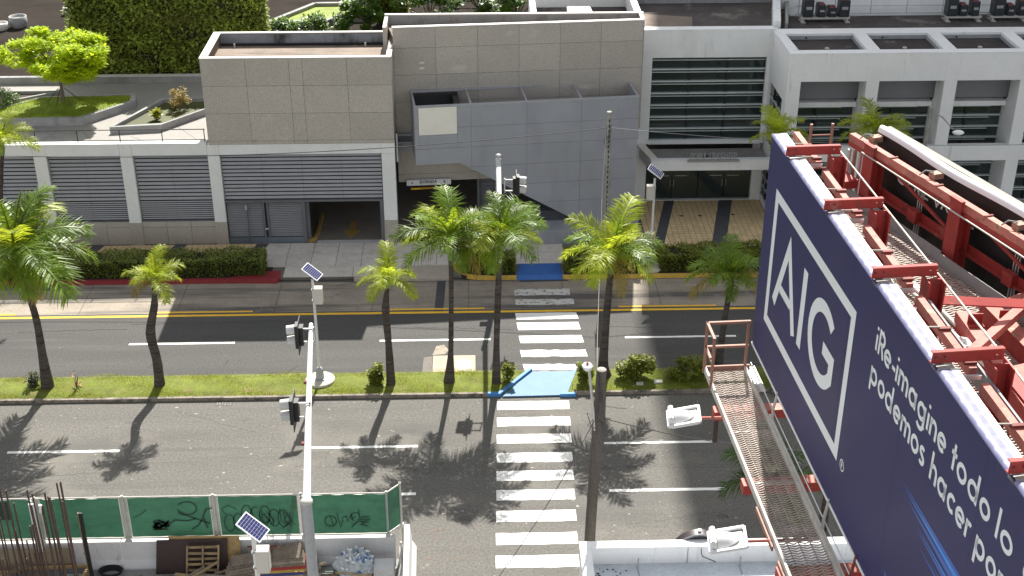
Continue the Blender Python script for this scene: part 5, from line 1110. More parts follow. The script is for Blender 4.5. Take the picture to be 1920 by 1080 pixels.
# graffiti strokes (x along the fence, z up)
gm = MB(); G0 = lambda px, py: (-12.10 + (px - 230) * .01795, 2.90 - (py - 930) * .0222)
P3 = lambda x, z, q: (x, 36.795, z)
strokes = [([(305, 985), (322, 974), (345, 976), (362, 972)], .05), (arc(348, 952, 18, 12, -150, 170, 20) + [(333, 962), (352, 968), (372, 976), (388, 982)], .045), ([(375, 972), (365, 985), (352, 992)], .05), ([(395, 952), (383, 955), (376, 968), (382, 990)], .05), ([(245, 968), (260, 962), (272, 953)], .025), ([(440, 955), (425, 948), (412, 955), (420, 966)], .03)]
for k in range(16): strokes.append(([(278 + rr.uniform(0, 6), 974 + rr.uniform(0, 18)), (290 + rr.uniform(-4, 4), 970 + rr.uniform(0, 22)), (304 + rr.uniform(0, 8), 974 + rr.uniform(0, 18))], .045))
for k in range(7): strokes.append((arc(425 + k * 17, 975 + rr.uniform(-12, 8), 10, 16, rr.uniform(0, 90), rr.uniform(250, 420), 14), .035))
for k in range(14): x0 = 425 + rr.uniform(0, 115); strokes.append(([(x0, 955 + rr.uniform(0, 12)), (x0 + rr.uniform(-14, 14), 978), (x0 + rr.uniform(-8, 16), 985 + rr.uniform(0, 9))], .03))
strokes += [(arc(616, 981, 11, 10, 0, 360, 18), .04), ([(616, 972), (621, 990)], .03), ([(629, 966), (634, 993), (640, 978)], .035), ([(636, 976), (646, 972), (648, 982), (656, 968), (658, 978), (664, 972)], .035), (arc(664, 974, 9, 8, 120, 330, 10), .035), ([(670, 960), (671, 974), (690, 974)], .035), ([(655, 993), (668, 982), (688, 984), (672, 988), (686, 992)], .05), ([(668, 978), (690, 979), (675, 985)], .05)]
for lo, hi in ((0, 398), (398, 560), (560, 999)):
    gm = MB()
    for pl, w in strokes:
        if lo <= sum(p[0] for p in pl) / len(pl) < hi: ribbon(gm, [G0(*p) for p in pl], w, 0, P3)
    gm.build('graffiti', GRAF, fence)
# rebar
rb = thing('rebar_cage', 'cluster of tall rusty rebar rods standing in the work yard', 'rebar', (-15, 34.6, 0)); zz = random.Random(2)
for (px, zt, r) in ((2, 5.0, .022), (32, 5.0, .022), (50, 5.05, .024), (60, 4.95, .024), (96, 4.95, .022), (111, 5.0, .022), (121, 4.7, .026), (140, 4.85, .024), (143, 5.05, .022), (149, 5.1, .026), (113, 4.2, .03), (118, 4.0, .03), (88, 3.5, .024), (94, 3.4, .028), (92, 3.6, .022), (80, 3.0, .022), (88, 2.6, .024), (70, 2.3, .024), (76, 2.5, .02), (-12, 4.9, .022), (48, 2.0, .022), (56, 1.9, .022), (18, 4.6, .022), (40, 3.9, .02), (66, 4.3, .022), (103, 4.4, .022), (128, 4.5, .02), (155, 4.6, .022), (24, 3.0, .024), (36, 2.4, .022), (62, 3.3, .022)):
    x = -16.05 + (px + (905 - 905) * .2) * .0185 + zz.uniform(-.02, .02); y = 34.5 + zz.uniform(-.25, .25); MB().tube([(x + .02, y, 0), (x + zz.uniform(-.06, .06), y + zz.uniform(-.05, .05), zt)], r * 1.35, 6).build('rod', REBAR, rb)
MB().tube([(-14.02, 34.6, 4.0), (-13.98, 34.58, 4.3)], .05, 6).build('tape_wrap', SFRAME, rb)
MB().box(-15.15, -14.98, 36.5, 36.56, .9, 2.9).build('cloth_strip', SFRAME, rb)
bp = thing('timber_post', 'square dark timber post standing beside the rebar', 'post', (-13.25, 35.6, 0)); MB().box(-13.2, -13.08, 35.55, 35.62, 0, 3.2).build('dark_face', BLACK, bp); MB().box(-13.24, -13.205, 35.56, 35.64, 0, 3.2).build('pale_edge', PALW, bp)
def yb(px): return -11.27 + (px - 300) / 55.0
ply = thing('plywood_sheet', 'dark brown coated plywood sheet leaning on the barrier', 'plywood', (-10, 36.4, 0))
MB().add([(yb(303), 36.30, 0), (yb(437), 36.30, 0), (yb(442), 36.50, 1.32), (yb(310), 36.50, 1.30), (yb(303), 36.33, 0), (yb(437), 36.33, 0), (yb(442), 36.53, 1.32), (yb(310), 36.53, 1.30)], [(0,1,2,3),(7,6,5,4),(0,4,5,1),(1,5,6,2),(2,6,7,3),(3,7,4,0)]).build('sheet', PLYD, ply)
osb = thing('strand_board', 'yellow strand board sheet leaning behind the brown plywood', 'board', (-9.3, 36.5, 0))
MB().add([(yb(330), 36.42, 0), (yb(464), 36.42, 0), (yb(464), 36.58, 1.38), (yb(332), 36.58, 1.40), (yb(330), 36.44, 0), (yb(464), 36.44, 0), (yb(464), 36.60, 1.38), (yb(332), 36.60, 1.40)], [(0,1,2,3),(7,6,5,4),(0,4,5,1),(1,5,6,2),(2,6,7,3),(3,7,4,0)]).build('sheet', OSB, osb)
pal = thing('wood_pallet', 'wooden pallet leaning against the brown plywood sheet', 'pallet', (-9.6, 36.1, 0))
pf = lambda u, v: Vector((yb(364) + u * 1.06 + v * .1, 36.02 + v * .24, .04 + v * 1.20))
for u in (.0, .5, 1.0): MB().bar(pf(u, 0), pf(u, 1), .05, .09, (0, -1, 0)).build('stringer', PALW, pal)
for v in (.03, .22, .40, .56, .74, .92): MB().bar(pf(-.02, v) + Vector((0, .05, 0)), pf(1.02, v + rr.uniform(-.02, .02)) + Vector((0, .05, 0)), .09, .02, (0, -1, .2)).build('deck_board', PALW, pal)
lp = thing('lumber_pile', 'messy pile of scrap planks in front of the pallet', 'lumber', (-9.2, 35.9, 0))
for k in range(22): a = rr.uniform(-.5, .5); x = rr.uniform(-10.2, -8.3); y = rr.uniform(35.5, 36.0); L = rr.uniform(.5, 1.1); piece('plank', LUMB if k % 3 else PALW, lp, (x, y, .05 + .018 * k), (L, .1, .04), (rr.uniform(-.1, .1), rr.uniform(-.1, .1), a))
piece('plank', PALW, lp, (-9.5, 35.75, .55), (1.3, .08, .05), (0, -.25, .55)); piece('plank', LUMB, lp, (-9.8, 35.7, .5), (.9, .07, .05), (0, -.2, .6))
for k in range(26): piece('scrap', [LUMB, PALW, OSB, REBAR][k % 4], lp, (rr.uniform(-12.6, -8.2), rr.uniform(35.3, 36.2), .03 + rr.random() * .12), (rr.uniform(.25, 1.1), rr.uniform(.04, .14), .03), (rr.uniform(-.25, .25), rr.uniform(-.2, .2), rr.uniform(-1.4, 1.4)))
for k in range(14): piece('scrap', [LUMB, PALW, BARR][k % 3], lp, (rr.uniform(-6.0, -5.2), rr.uniform(35.4, 36.3), .05 + k * .03), (rr.uniform(.3, .9), rr.uniform(.05, .16), .035), (rr.uniform(-.3, .3), rr.uniform(-.2, .2), rr.uniform(-.6, .6)))
st = thing('board_stack', 'leaning stack of worn boards and coloured sheets behind the cream cabinet', 'lumber', (-7.0, 36.0, 0))
cl = [mat('sheet_%d' % i, c, .6, .12, 3) for i, c in enumerate(((.05, .06, .2), (.45, .3, .06), (.35, .04, .03), (.5, .5, .5), (.04, .045, .12), (.3, .22, .14)))]
for k in range(13): piece('board', (LUMB if k > 8 else cl[k % 6]), st, (-6.75 + rr.uniform(-.12, .12) - (.25 if k > 8 else 0), 35.6 + k * .06, .10 + k * .062), (2.5 - .07 * k, .55, .05), (.5, rr.uniform(-.03, .03), .10))
for k in range(5): piece('board', LUMB, st, (-8.05 + .05 * k, 35.85 + .06 * k, .45 + k * .09), (1.35, .4, .06), (.3, -.08, .16))
sw = thing('sawhorse', 'red steel sawhorse frame behind the board stack', 'sawhorse', (-7.3, 36.3, 0))
MB().bar((-8.0, 36.35, 1.08), (-7.0, 36.35, 1.08), .05).build('top_bar', RUST, sw)
for a, b in (((-7.85, 36.35, 1.05), (-7.85, 36.3, .0)), ((-7.2, 36.35, 1.05), (-7.2, 36.3, .0)), ((-7.7, 36.35, 1.05), (-7.2, 36.32, .55))): MB().bar(a, b, .035).build('leg', RUST, sw)
# bag of cans
bag = thing('trash_bag', 'large clear plastic bag stuffed with blue and white cans', 'bag', (-4.35, 35.95, 0)); mb = MB(); n1, n2 = 26, 16
for i in range(n2 + 1):
    for j in range(n1):
        ph = pi * i / n2; th = 2 * pi * j / n1; q = 1 + .10 * sin(5 * th + 3 * ph) * sin(ph) + .07 * sin(11 * th + ph * 7) + rr.uniform(-.05, .05)
        mb.v.append((-4.35 + .66 * q * sin(ph) * cos(th), 35.95 + .55 * q * sin(ph) * sin(th), max(.0, .55 + .58 * q * cos(ph))))
for i in range(n2):
    for j in range(n1): mb.f.append((i * n1 + j, (i + 1) * n1 + j, (i + 1) * n1 + (j + 1) % n1, i * n1 + (j + 1) % n1)); mb.sm.append(False)
mb.build('plastic_skin', BAGP, bag)
for k in range(46):
    ph = rr.uniform(.15, 1.6); th = rr.uniform(pi, 2 * pi) if k % 4 else rr.uniform(0, pi); d = Vector((sin(ph) * cos(th), sin(ph) * sin(th), cos(ph))); p = Vector((-4.35 + .68 * d.x, 35.95 + .57 * d.y, .56 + .60 * d.z))
    ax = Vector((rr.uniform(-1, 1), rr.uniform(-1, 1), rr.uniform(-1, 1))).normalized(); MB().tube([p - ax * .06, p + ax * .06], .035, 7).build('can', [SFRAME, BLUEP, GREYS, SFRAME][k % 4], bag)
MB().tube([(-4.95, 35.36, .72), (-3.72, 35.32, .60)], .035, 7).build('stick', PALW, bag)
tag(MB().box(-3.70, -3.0, 35.6, 36.2, 0, .62).build('grey_crate', BARR, bevel=.02), 'plain grey box beside the bag of cans', 'box'); tag(MB().box(-5.55, -5.1, 35.85, 36.25, 0, .25).build('stone_block', mat('green_stone', (.25, .28, .24), .85, .15, 6)), 'rough green grey block near the mast pole', 'block')
fw = thing('formwork_frame', 'yellow timber formwork frame holding a grey tray below the rebar', 'formwork', (-14.8, 36.1, 0))
for a, b in (((-16.9, 35.75, .3), (-13.5, 35.75, .3)), ((-15.9, 36.35, .3), (-13.5, 36.4, .3)), ((-16.6, 35.75, .32), (-15.6, 36.4, .32)), ((-13.55, 35.75, .32), (-13.45, 36.4, .32)), ((-18, 36.2, .25), (-16, 36.2, .25)), ((-17.2, 35.8, .26), (-16.8, 36.5, .26))): MB().bar(a, b, .09, .16).build('timber', OSB, fw)
MB().box(-15.9, -13.6, 35.8, 36.35, .1, .28).build('tray', mat('wet_tray', (.10, .12, .13), .3, .3, 4), fw); MB().bar((-16.3, 35.7, .42), (-15.5, 36.5, .42), .14, .03).build('plank', LUMB, fw)
hc = MB()
for k in range(4): hc.tube([(-12.75 + (.32 + .03 * k) * cos(t * pi / 9), 36.35 + (.2 + .02 * k) * sin(t * pi / 9), .05 + .045 * k) for t in range(19)], .025, 6)
tag(hc.build('hose_coil', CABLE), 'coiled black hose lying beside the timber post', 'hose')
for k in range(3): tag(piece('pale_lath', PIPEW, None, (-12.2 + .08 * k, 35.75, .02), (.04, .6, .03), (0, 0, -.5 - .08 * k)), 'short white lath lying on the yard floor', 'lath', 'white laths on the yard floor')

# ================================================================== NEAR ROOF
nb = thing('corner_building', 'low white flat roofed building with parapet at the near street corner', 'building', (8, 30, 0))
pbox('wall', WHITE, nb, 3.02, 16, 32.36, 32.62, 0, 3.96); pbox('wall', WHITE, nb, 3.0, 3.30, 14, 32.35, 0, 3.958); pbox('coping', WHITE, nb, 2.98, 16, 32.33, 32.66, 3.965, 4.0); pbox('coping', WHITE, nb, 2.98, 3.33, 14, 32.325, 3.963, 3.998)
pbox('roof_slab', mat('blue_white_roof_coat', (.56, .60, .64), .7, .10, .9, .08, 9, stain=((.2, .2, .2), 1.6, .58, .74, (.5, 1, 1))), nb, 3.30, 16, 14, 32.36, 3.0, 3.34)
pbox('wall_crack', LETG, nb, 6.30, 6.325, 32.34, 32.362, 3.34, 3.96); MB().tube([(6.72, 32.35, 3.9), (6.73, 32.35, 3.7), (6.78, 32.35, 3.58), (7.2, 32.35, 3.36)], .012, 5).build('loose_cable', CABLE, nb)
for X in (4.75, 7.9): MB().tube([(X, 32.15, 3.3), (X + .03, 32.2, 3.68)], .022, 6).build('conduit_stub', MASTG, nb); MB().tube([(X, 32.15, 3.352), (X + .05, 31.4, 3.352)], .02, 6).build('conduit', MASTG, nb)
for k in range(26): piece('roof_debris', BLACK if k % 3 else BARR, nb, (3.4 + rr.random() * 1.0, 31.6 + rr.random() * .7, 3.35), (rr.uniform(.02, .09), rr.uniform(.02, .06), .015), (0, 0, rr.uniform(0, 3)))
rs = MB()
for k in range(22): rs.box(8.8 + k * .16, 8.88 + k * .16, 29.6, 31.6, 3.36, 3.40)
rs.build('corrugated_sheet', GREYS, nb, kind='stuff')
wsn = thing('round_wall_sign', 'dark rimmed round drum sign fixed to the street face of the low white building', 'sign', (6.7, 32.9, 3.2))
def drum(r0, r1, y0, y1): return [(6.72 + r * cos(t * pi / 18), y, 3.34 + r * sin(t * pi / 18)) for r, y in ((r0, y0), (r1, y1)) for t in range(36)]
def ringm(r0, r1, y0, y1): mb = MB(); v = drum(r0, r1, y0, y1); mb.add(v, [(i, (i + 1) % 36, 36 + (i + 1) % 36, 36 + i) for i in range(36)], True); return mb
mb = ringm(.86, .86, 32.66, 32.92); mb.add(drum(.86, .72, 32.92, 32.92), [(i, (i + 1) % 36, 36 + (i + 1) % 36, 36 + i) for i in range(36)]); mb.build('rim', mat('dark_maroon_rim', (.03, .02, .022), .4, .1), wsn)
mb = ringm(.80, .80, 32.63, 32.66); mb.add(drum(.80, .86, 32.66, 32.66), [(i, (i + 1) % 36, 36 + (i + 1) % 36, 36 + i) for i in range(36)]); mb.build('back_ring', MASTG, wsn)
mb = MB(); mb.add([(6.72 + .8 * cos(t * pi / 18), 32.9, 3.34 + .8 * sin(t * pi / 18)) for t in range(36)], [tuple(range(36))]); mb.build('face', SIGNW, wsn); pbox('bulb', SFRAME, wsn, 6.66, 6.76, 32.75, 32.85, 4.19, 4.27)
# ================================================================== BILLBOARD
bb = thing('billboard', 'navy AIG billboard on a red steel frame high above the street', 'billboard', (6.4, 15, 0))
O1 = Vector((5.26, 22.2)); DU = Vector((.0532, -.9986)); NW = Vector((-.9986, -.0532)); ZB, ZTOP = 17.11, 21.37
def b1(p): q = O1 + DU * p[0] + NW * p[1]; return Vector((q.x, q.y, p[2]))
BL = 14.7
MB(b1).box(0, BL, -.02, 0, ZB, ZTOP).build('vinyl_face', VINYL, bb); MB(b1).box(-.01, BL, -.26, -.022, ZB + .02, ZTOP - .03).build('face_panel', mat('face_backing', (.5, .5, .5), .6), bb)
MB(b1).box(0, BL, -.02, .012, ZB - .05, ZB - .002).build('bottom_trim', SFRAME, bb)
# wrapped, stretched vinyl along the top edge, broken at each cross beam
segs = [(0, 1.02), (1.22, 3.28), (3.46, 5.62), (5.80, 7.95), (8.13, 10.3), (10.48, BL)]
rr = random.Random(5)
for a, b in segs:
    mb = MB(b1); n = int((b - a) / .05)
    prof = [(.006, -.03), (0, .012), (-.04, .03), (-.10, .026), (-.165, .016)]
    for i in range(n + 1):
        u = a + (b - a) * i / n; pk = (1 if i % 5 == 0 else 0)
        for (w, z) in prof: mb.v.append(tuple(b1((u, w, ZTOP + z - (.02 if pk and -.11 < w < -.02 else 0)))))
    for i in range(n):
        for j in range(4): q = i * 5 + j; mb.f.append((q, q + 5, q + 6, q + 1)); mb.sm.append(True)
    mb.xf = None; mb.build('vinyl_wrap', VINYLL, bb)
    MB(b1).box(a, b, -.265, -.166, ZTOP - .05, ZTOP + .014).build('top_flashing', SFRAME, bb)
for a, b in zip([s[1] for s in segs[:-1]], [s[0] for s in segs[1:]]): MB(b1).box(a, b, -.26, -.0, ZTOP - .06, ZTOP - .02).build('joint_pad', PIPEW, bb)
# printed lettering, proud by a hair
BP = lambda x, y, z: tuple(b1((x, .0025 + z, ZB + y)))
mb = MB(); ox0, ox1, oz0, oz1, tk = .62, 5.20, .84, 3.48, .19
for q in (((ox0, oz0), (ox1, oz0), (ox1 - tk, oz0 + tk), (ox0 + tk, oz0 + tk)), ((ox1, oz0), (ox1, oz1), (ox1 - tk, oz1 - tk), (ox1 - tk, oz0 + tk)), ((ox1, oz1), (ox0, oz1), (ox0 + tk, oz1 - tk), (ox1 - tk, oz1 - tk)), ((ox0, oz1), (ox0, oz0), (ox0 + tk, oz0 + tk), (ox0 + tk, oz1 - tk))): mb.quad(*[BP(x, y, 0) for x, y in q])
mb.build('logo_frame', VINYLW, bb)
mb = MB(); W = .225
ribbon(mb, [(1.10, 1.47), (1.74, 2.84), (2.38, 1.47)], W * .92, 0, BP); ribbon(mb, [(1.40, 1.90), (2.08, 1.90)], W * .75, .0006, BP)
ribbon(mb, [(2.74, 1.47), (2.74, 2.92)], W, 0, BP)
ribbon(mb, [(3.88 + .64 * cos(radians(a)), 2.19 + .62 * sin(radians(a))) for a in range(48, 318, 10)] + [(4.42, 1.84), (4.42, 2.16), (3.95, 2.16)], W, 0, BP); mb.build('logo_letters', VINYLW, bb)
mb = MB(); x = 6.10
for word, xx, wd in (('iRe-imagine', 6.08, 2.70), ('todo', 8.92, 1.24), ('lo', 10.29, .50), ('que', 11.02, 1.0)): mb = MB(); text(mb, word, xx, 3.37, .41, .062, BP, fit=wd); mb.build('slogan_word', VINYLW, bb)
for word, xx, wd in (('podemos', 6.05, 2.18), ('hacer', 8.42, 1.35), ('por', 9.90, .82), ('ti', 10.98, .34)): mb = MB(); text(mb, word, xx, 2.84, .41, .062, BP, fit=wd); mb.build('slogan_word', VINYLW, bb)
mb = MB(); ribbon(mb, arc(5.45, .93, .09, .09, 0, 360, 20), .022, 0, BP); text(mb, 'R', 5.415, .885, .10, .02, BP); mb.build('registered_mark', VINYLW, bb)
mb = MB()
for k, (u0, z, h) in enumerate(((7.75, 2.20, .26), (8.3, 2.00, .2), (8.8, 1.84, .16), (9.3, 1.70, .12))): mb.add([BP(u0, z, 0), BP(BL - .3, z - h / 2, 0), BP(BL - .3, z + h / 2, 0)], [(0, 1, 2)])
mb.build('blue_rays', VINYLB, bb); mb = MB()
for k, (u0, z) in enumerate(((7.66, 2.255), (7.85, 2.12), (8.3, 1.95), (8.5, 1.78))): mb.add([BP(u0, z, -.0008), BP(BL - .3, z - .26, -.0008), BP(BL - .3, z + .16, -.0008)], [(0, 1, 2)])
for k in range(7): u = 7.55 + .2 * k; mb.quad(BP(u, .62 + .03 * k, 0), BP(u + .09, .62 + .03 * k, 0), BP(u + .6, -.0 + .02, 0), BP(u + .5, .02, 0))
mb.build('blue_rays_faded', VINYLM, bb)
for u in (2.45, 4.9, 7.35, 9.8, 12.25): mb = MB(); mb.quad(BP(u - .006, .02, -.0012), BP(u + .006, .02, -.0012), BP(u + .006, 4.24, -.0012), BP(u - .006, 4.24, -.0012)); mb.build('vinyl_seam', mat('vinyl_seam', (.012, .012, .06), .5, .05), bb)
mb = MB(); rs_ = random.Random(8)
for k in range(46):
    u = rs_.uniform(.2, 12.0); L_ = rs_.uniform(.15, .9); z_ = 4.24; w_ = rs_.uniform(.006, .02); mb.quad(BP(u, z_, -.0016), BP(u + w_, z_, -.0016), BP(u + w_ * .4, z_ - L_, -.0016))
mb.build('dirt_runs', mat('dirt_run', (.05, .05, .10), .6, .1), bb, kind='stuff')
# frame behind the face: cross channels on top, H columns, stringers
CB = [1.12, 3.37, 5.71, 8.04, 10.39, 12.7]
def channel(mb, a, b, w, h, up=(0, 0, 1)):
    mb.bar(a, b, w, .012, up); u = Vector((0, 0, 1)); a = Vector(a); b = Vector(b); d = (b - a).normalized(); s = d.cross(u).normalized() * (w / 2)
    for sg_ in (-1, 1): mb.bar(a + s * sg_ + Vector((0, 0, -h / 2)), b + s * sg_ + Vector((0, 0, -h / 2)), .014, h)
for k, u in enumerate(CB):
    mb = MB(); ca, cb2 = b1((u, .05, ZTOP + .12)), b1((u - .1, -.93, ZTOP + .08)); mb.bar(ca, cb2, .014, .15)
    for dz in (-.075, .075): mb.bar(b1((u - .035, .05, ZTOP + .12 + dz)), b1((u - .135, -.93, ZTOP + .08 + dz)), .07, .012)
    mb.build('top_channel', RED, bb)
    mb = MB(b1); mb.box(u - .16, u + .16, -.76, -.74, ZB - .3, ZTOP); mb.box(u - .16, u + .16, -.98, -.96, ZB - .3, ZTOP); mb.box(u - .01, u + .01, -.96, -.76, ZB - .3, ZTOP); mb.build('column', RED, bb)
    MB(b1).box(u + .13, u + .17, -.55, -.25, ZTOP - .12, ZTOP - .06).build('strut', GREYS, bb)
for i, (ua, ub) in enumerate(zip([-.5] + [c + .18 for c in CB], [c - .18 for c in CB] + [BL])):
    MB(b1).box(ua, ub, -.65, -.55, ZTOP - .30, ZTOP - .16).build('stringer', REDF, bb)
    for uu in (ua + (ub - ua) * .5, ub - .1):
        MB(b1).box(uu - .03, uu + .03, -.675, -.505, ZTOP - .158, ZTOP - .12).build('ratchet', RUST, bb); MB().tube([b1((uu, -.27, ZTOP - .1)), b1((uu, -.52, ZTOP - .11))], .012, 6).build('tie_strap', PIPEW, bb)
    MB(b1).box(ua, ub, -.62, -.54, 19.0, 19.12).build('stringer', RED, bb); MB(b1).box(ua, ub, -.62, -.54, 17.6, 17.72).build('stringer', RED, bb)
MB().tube([b1((.6, -1.02, ZTOP - .05)), b1((BL, -1.0, ZTOP - .05))], .015, 8).build('conduit', PIPEW, bb)
MB().tube([b1((1.2, -.85, 20.6)), b1((BL, -.95, 20.4))], .02, 8).build('conduit', PIPEW, bb)
MB(b1).box(5.95, BL, -.74, -.71, ZTOP - .5, ZTOP - .2).build('web_plate', mat('grey_web_plate', (.27, .28, .29), .6, .12, 3), bb)
for u in CB:   # bolts on the channel webs, sway rods and loose cables
    for w in (.0, -.12, -.78, -.88): MB().tube([b1((u + .004, w, ZTOP + .13)), b1((u + .026, w, ZTOP + .13))], .016, 6).build('bolt', RUST, bb)
for i, (ua, ub) in enumerate(zip(CB, CB[1:])):
    MB().tube([b1((ua, -.86, ZTOP - .3)), b1((ub, -.86, 19.2))], .014, 6).build('sway_rod', RED, bb); MB().tube([b1((ua, -.86, 19.2)), b1((ub, -.86, ZTOP - .3))], .014, 6).build('sway_rod', RED, bb)
    MB().bar(b1((ua + .2, -.7, 20.5)), b1((ub - .2, -.7, 20.5)), .06, .06).build('stringer', REDF, bb)
    MB().tube([b1((ua, -.35, ZTOP - .15)), b1(((ua + ub) / 2, -.42, ZTOP - .5)), b1((ub, -.35, ZTOP - .15))], .012, 5).build('loose_cable', CABLE if i % 2 else PIPEW, bb)
# ladder hoop at the far end
lad = thing('access_ladder', 'thin rust red ladder rising behind the far end of the billboard', 'ladder', b1((-.7, -1.2, 17)))
for w in (-.95, -1.35): MB().tube([b1((-.75, w, 17.2)), b1((-.75, w, 21.25))], .028, 8).build('rail', RUSTR, lad)
for k in range(12): MB().tube([b1((-.75, -.95, 17.4 + k * .33)), b1((-.75, -1.35, 17.4 + k * .33))], .016, 6).build('rung', RUSTR, lad)
# ---------------------------------------------------------------- second face (seen from behind)
O2 = Vector((7.28, 22.5)); D2 = Vector((.316, -.9487)); N2 = Vector((.9487, .316))   # N2 points away (to the right)
def b2(p): q = O2 + D2 * p[0] + N2 * p[1]; return Vector((q.x, q.y, p[2]))
bb2 = thing('billboard', 'second billboard seen from behind, black tarp with red columns and white top edge', 'billboard', b2((5, 0, 0)))
MB(b2).box(0, 13, .0, .03, 17.1, ZTOP - .1).build('tarp', TARP, bb2); MB(b2).box(0, 13, .035, .11, 17.12, ZTOP - .04).build('face_panel', MATS['face_backing'], bb2)
mb = MB(b2); n = 40
for i in range(n + 1):
    u = 13 * i / n
    for (w, z) in ((-.03, -.10), (-.02, -.03), (.005, .012), (.04, .02), (.075, .012)): mb.v.append(tuple(b2((u, w + .012 * sin(u * 2.3), ZTOP + z + .02 * sin(u * 1.7 + 1)))))
for i in range(n):
    for j in range(4): q = i * 5 + j; mb.f.append((q, q + 1, q + 6, q + 5)); mb.sm.append(True)
mb.xf = None; mb.build('white_edge', SFRAME, bb2); MB(b2).box(-.02, 13, .115, .25, ZTOP - .22, ZTOP - .02).build('far_edge', mat('edge_grey', (.26, .245, .22), .7, .08), bb2)
MB(b2).box(-.4, 13, -.34, -.22, ZTOP - .36, ZTOP - .22).build('top_stringer', REDF, bb2); MB(b2).box(-.4, 13, -.345, -.325, ZTOP - .45, ZTOP - .362).build('stringer_flange', RED, bb2)
for z in (20.25, 18.6, 17.4): MB(b2).box(.2, 13, -.13, -.11, z, z + .14).build('mid_stringer', RED, bb2); MB(b2).box(.2, 13, -.22, -.11, z - .02, z - .002).build('mid_stringer', RED, bb2)
for u in (.35, 2.85, 5.4, 8.0, 10.6):
    mb = MB(b2); mb.box(u - .15, u + .15, -.42, -.40, 17.0, ZTOP - .2); mb.box(u - .15, u + .15, -.18, -.16, 17.0, ZTOP - .37); mb.box(u - .012, u + .012, -.40, -.18, 17.0, ZTOP - .37); mb.build('column', RED, bb2)
    MB(b2).box(u - .16, u + .16, -.44, -.36, ZTOP - .2, ZTOP - .16).build('bracket', RED, bb2)
for u in (1.55, 4.1, 6.7):
    for du in (-.06, .0, .06): MB().tube([b2((u + du, -.09, 17.2)), b2((u + du, -.09, ZTOP - .3))], .014, 6).build('tension_rod', GREYS, bb2)
    MB(b2).box(u - .12, u + .12, -.24, -.12, 20.2, 20.42).build('clip', RED, bb2)
for u in (.05, 1.85, 4.0, 6.3):
    mb = MB(b2); mb.box(u - .03, u + .12, -.22, -.02, ZTOP - .22, ZTOP - .12); mb.build('batten_stack', mat('copper_batten', (.33, .2, .14), .6, .3, 14), bb2); MB().tube([b2((u - .12, -.34, ZTOP - .2)), b2((u - .05, -.28, ZTOP - .1)), b2((u + .05, -.18, ZTOP - .1))], .014, 6).build('ratchet', CABLEG, bb2)
mb = MB(); text(mb, 'O/ ML V/C OL', .72, 20.60, .19, .04, lambda x, y, z: tuple(b2((x, -.006, y))), fit=2.2); mb.build('tarp_lettering', SIGNW, bb2)
MB().tube([b2((.2, -.46, ZTOP - .35)), b2((13, -.46, ZTOP - .5))], .014, 8).build('conduit', PIPEW, bb2)
for k in range(4): MB().tube([b2((-.25 + .09 * k, -.40 + .06 * k, 17.5)), b2((-.25 + .09 * k, -.40 + .06 * k, 20.9))], .035, 8).build('end_pipe', [GREYS, RUSTR, GREYS, RED][k], bb2)
MB(b2).box(-.45, .15, -.7, -.42, 20.3, 20.46).build('end_tray', RED, bb2)
for ua, ub in ((.35, 2.85), (2.85, 5.4), (5.4, 8.0)):
    MB().bar(b2((ua + .15, -.2, 20.95)), b2((ub - .15, -.2, 20.42)), .035, .05).build('diagonal_angle', RED, bb2)
for u in (.9, 2.2, 3.5, 4.8): MB(b2).box(u - .02, u + .02, -.36, -.2, ZTOP - .215, ZTOP - .20).build('tie_plate', RUST, bb2)
# ---------------------------------------------------------------- walkway between the faces
def mesh_grid(mb, xf, u0, u1, w0, w1, z, pu, pw, t=.010, h=.02):
    n = int((u1 - u0) / pu)
    for i in range(n + 1):   # zig-zag expanded-metal strands
        u = u0 + (u1 - u0) * i / n; k = max(2, int((w1 - w0) / pw)); pts = [xf((u + (pu * .32 if j % 2 else -pu * .32), w0 + (w1 - w0) * j / k, z)) for j in range(k + 1)]
        for a, b in zip(pts, pts[1:]): mb.bar(a, b, t, h)
wk = thing('inner_walkway', 'mesh walkway with grey kick plates between the two billboard faces', 'walkway', (7, 18, 19.8))
mb = MB(); WZ = 20.0
def iw(p):   # strip whose far side follows the second face
    return p
n = 0; u = -.6
while u < 9.0:
    A_ = b1((u, -1.05, WZ)); y = A_.y; s = (22.5 - y) / .9487; Bx = 7.28 + .316 * s - .5; 
    k = max(3, int((Bx - A_.x) / .075)); 
    if Bx - A_.x > .1:
        pts = [Vector((A_.x + (Bx - A_.x) * j / k, y + (.018 if j % 2 else -.018), WZ)) for j in range(k + 1)]
        for a, b in zip(pts, pts[1:]): mb.bar(a, b, .02, .02)
    u += .065
mb.build('mesh_deck', GRATE, wk, kind='stuff')
for w, m in ((-.47, MATS['grey_web_plate']),): MB().bar(b2((-.6, w, WZ + .1)), b2((2.75, w, WZ + .1)), .012, .24).build('kick_plate', m, wk); MB().bar(b2((2.8, w - .06, WZ + .1)), b2((9, w - .06, WZ + .1)), .012, .24).build('kick_plate', m, wk)
MB().bar(b2((.5, -.55, WZ - .14)), b2((9, -.55, WZ - .14)), .1, .16).build('edge_beam', RED, wk)
for uu in (.8, 3.2, 5.6): MB().bar(b1((uu, -.95, WZ - .1)), b2((uu + .2, -.5, WZ - .1)), .09, .14).build('cross_beam', RED, wk)
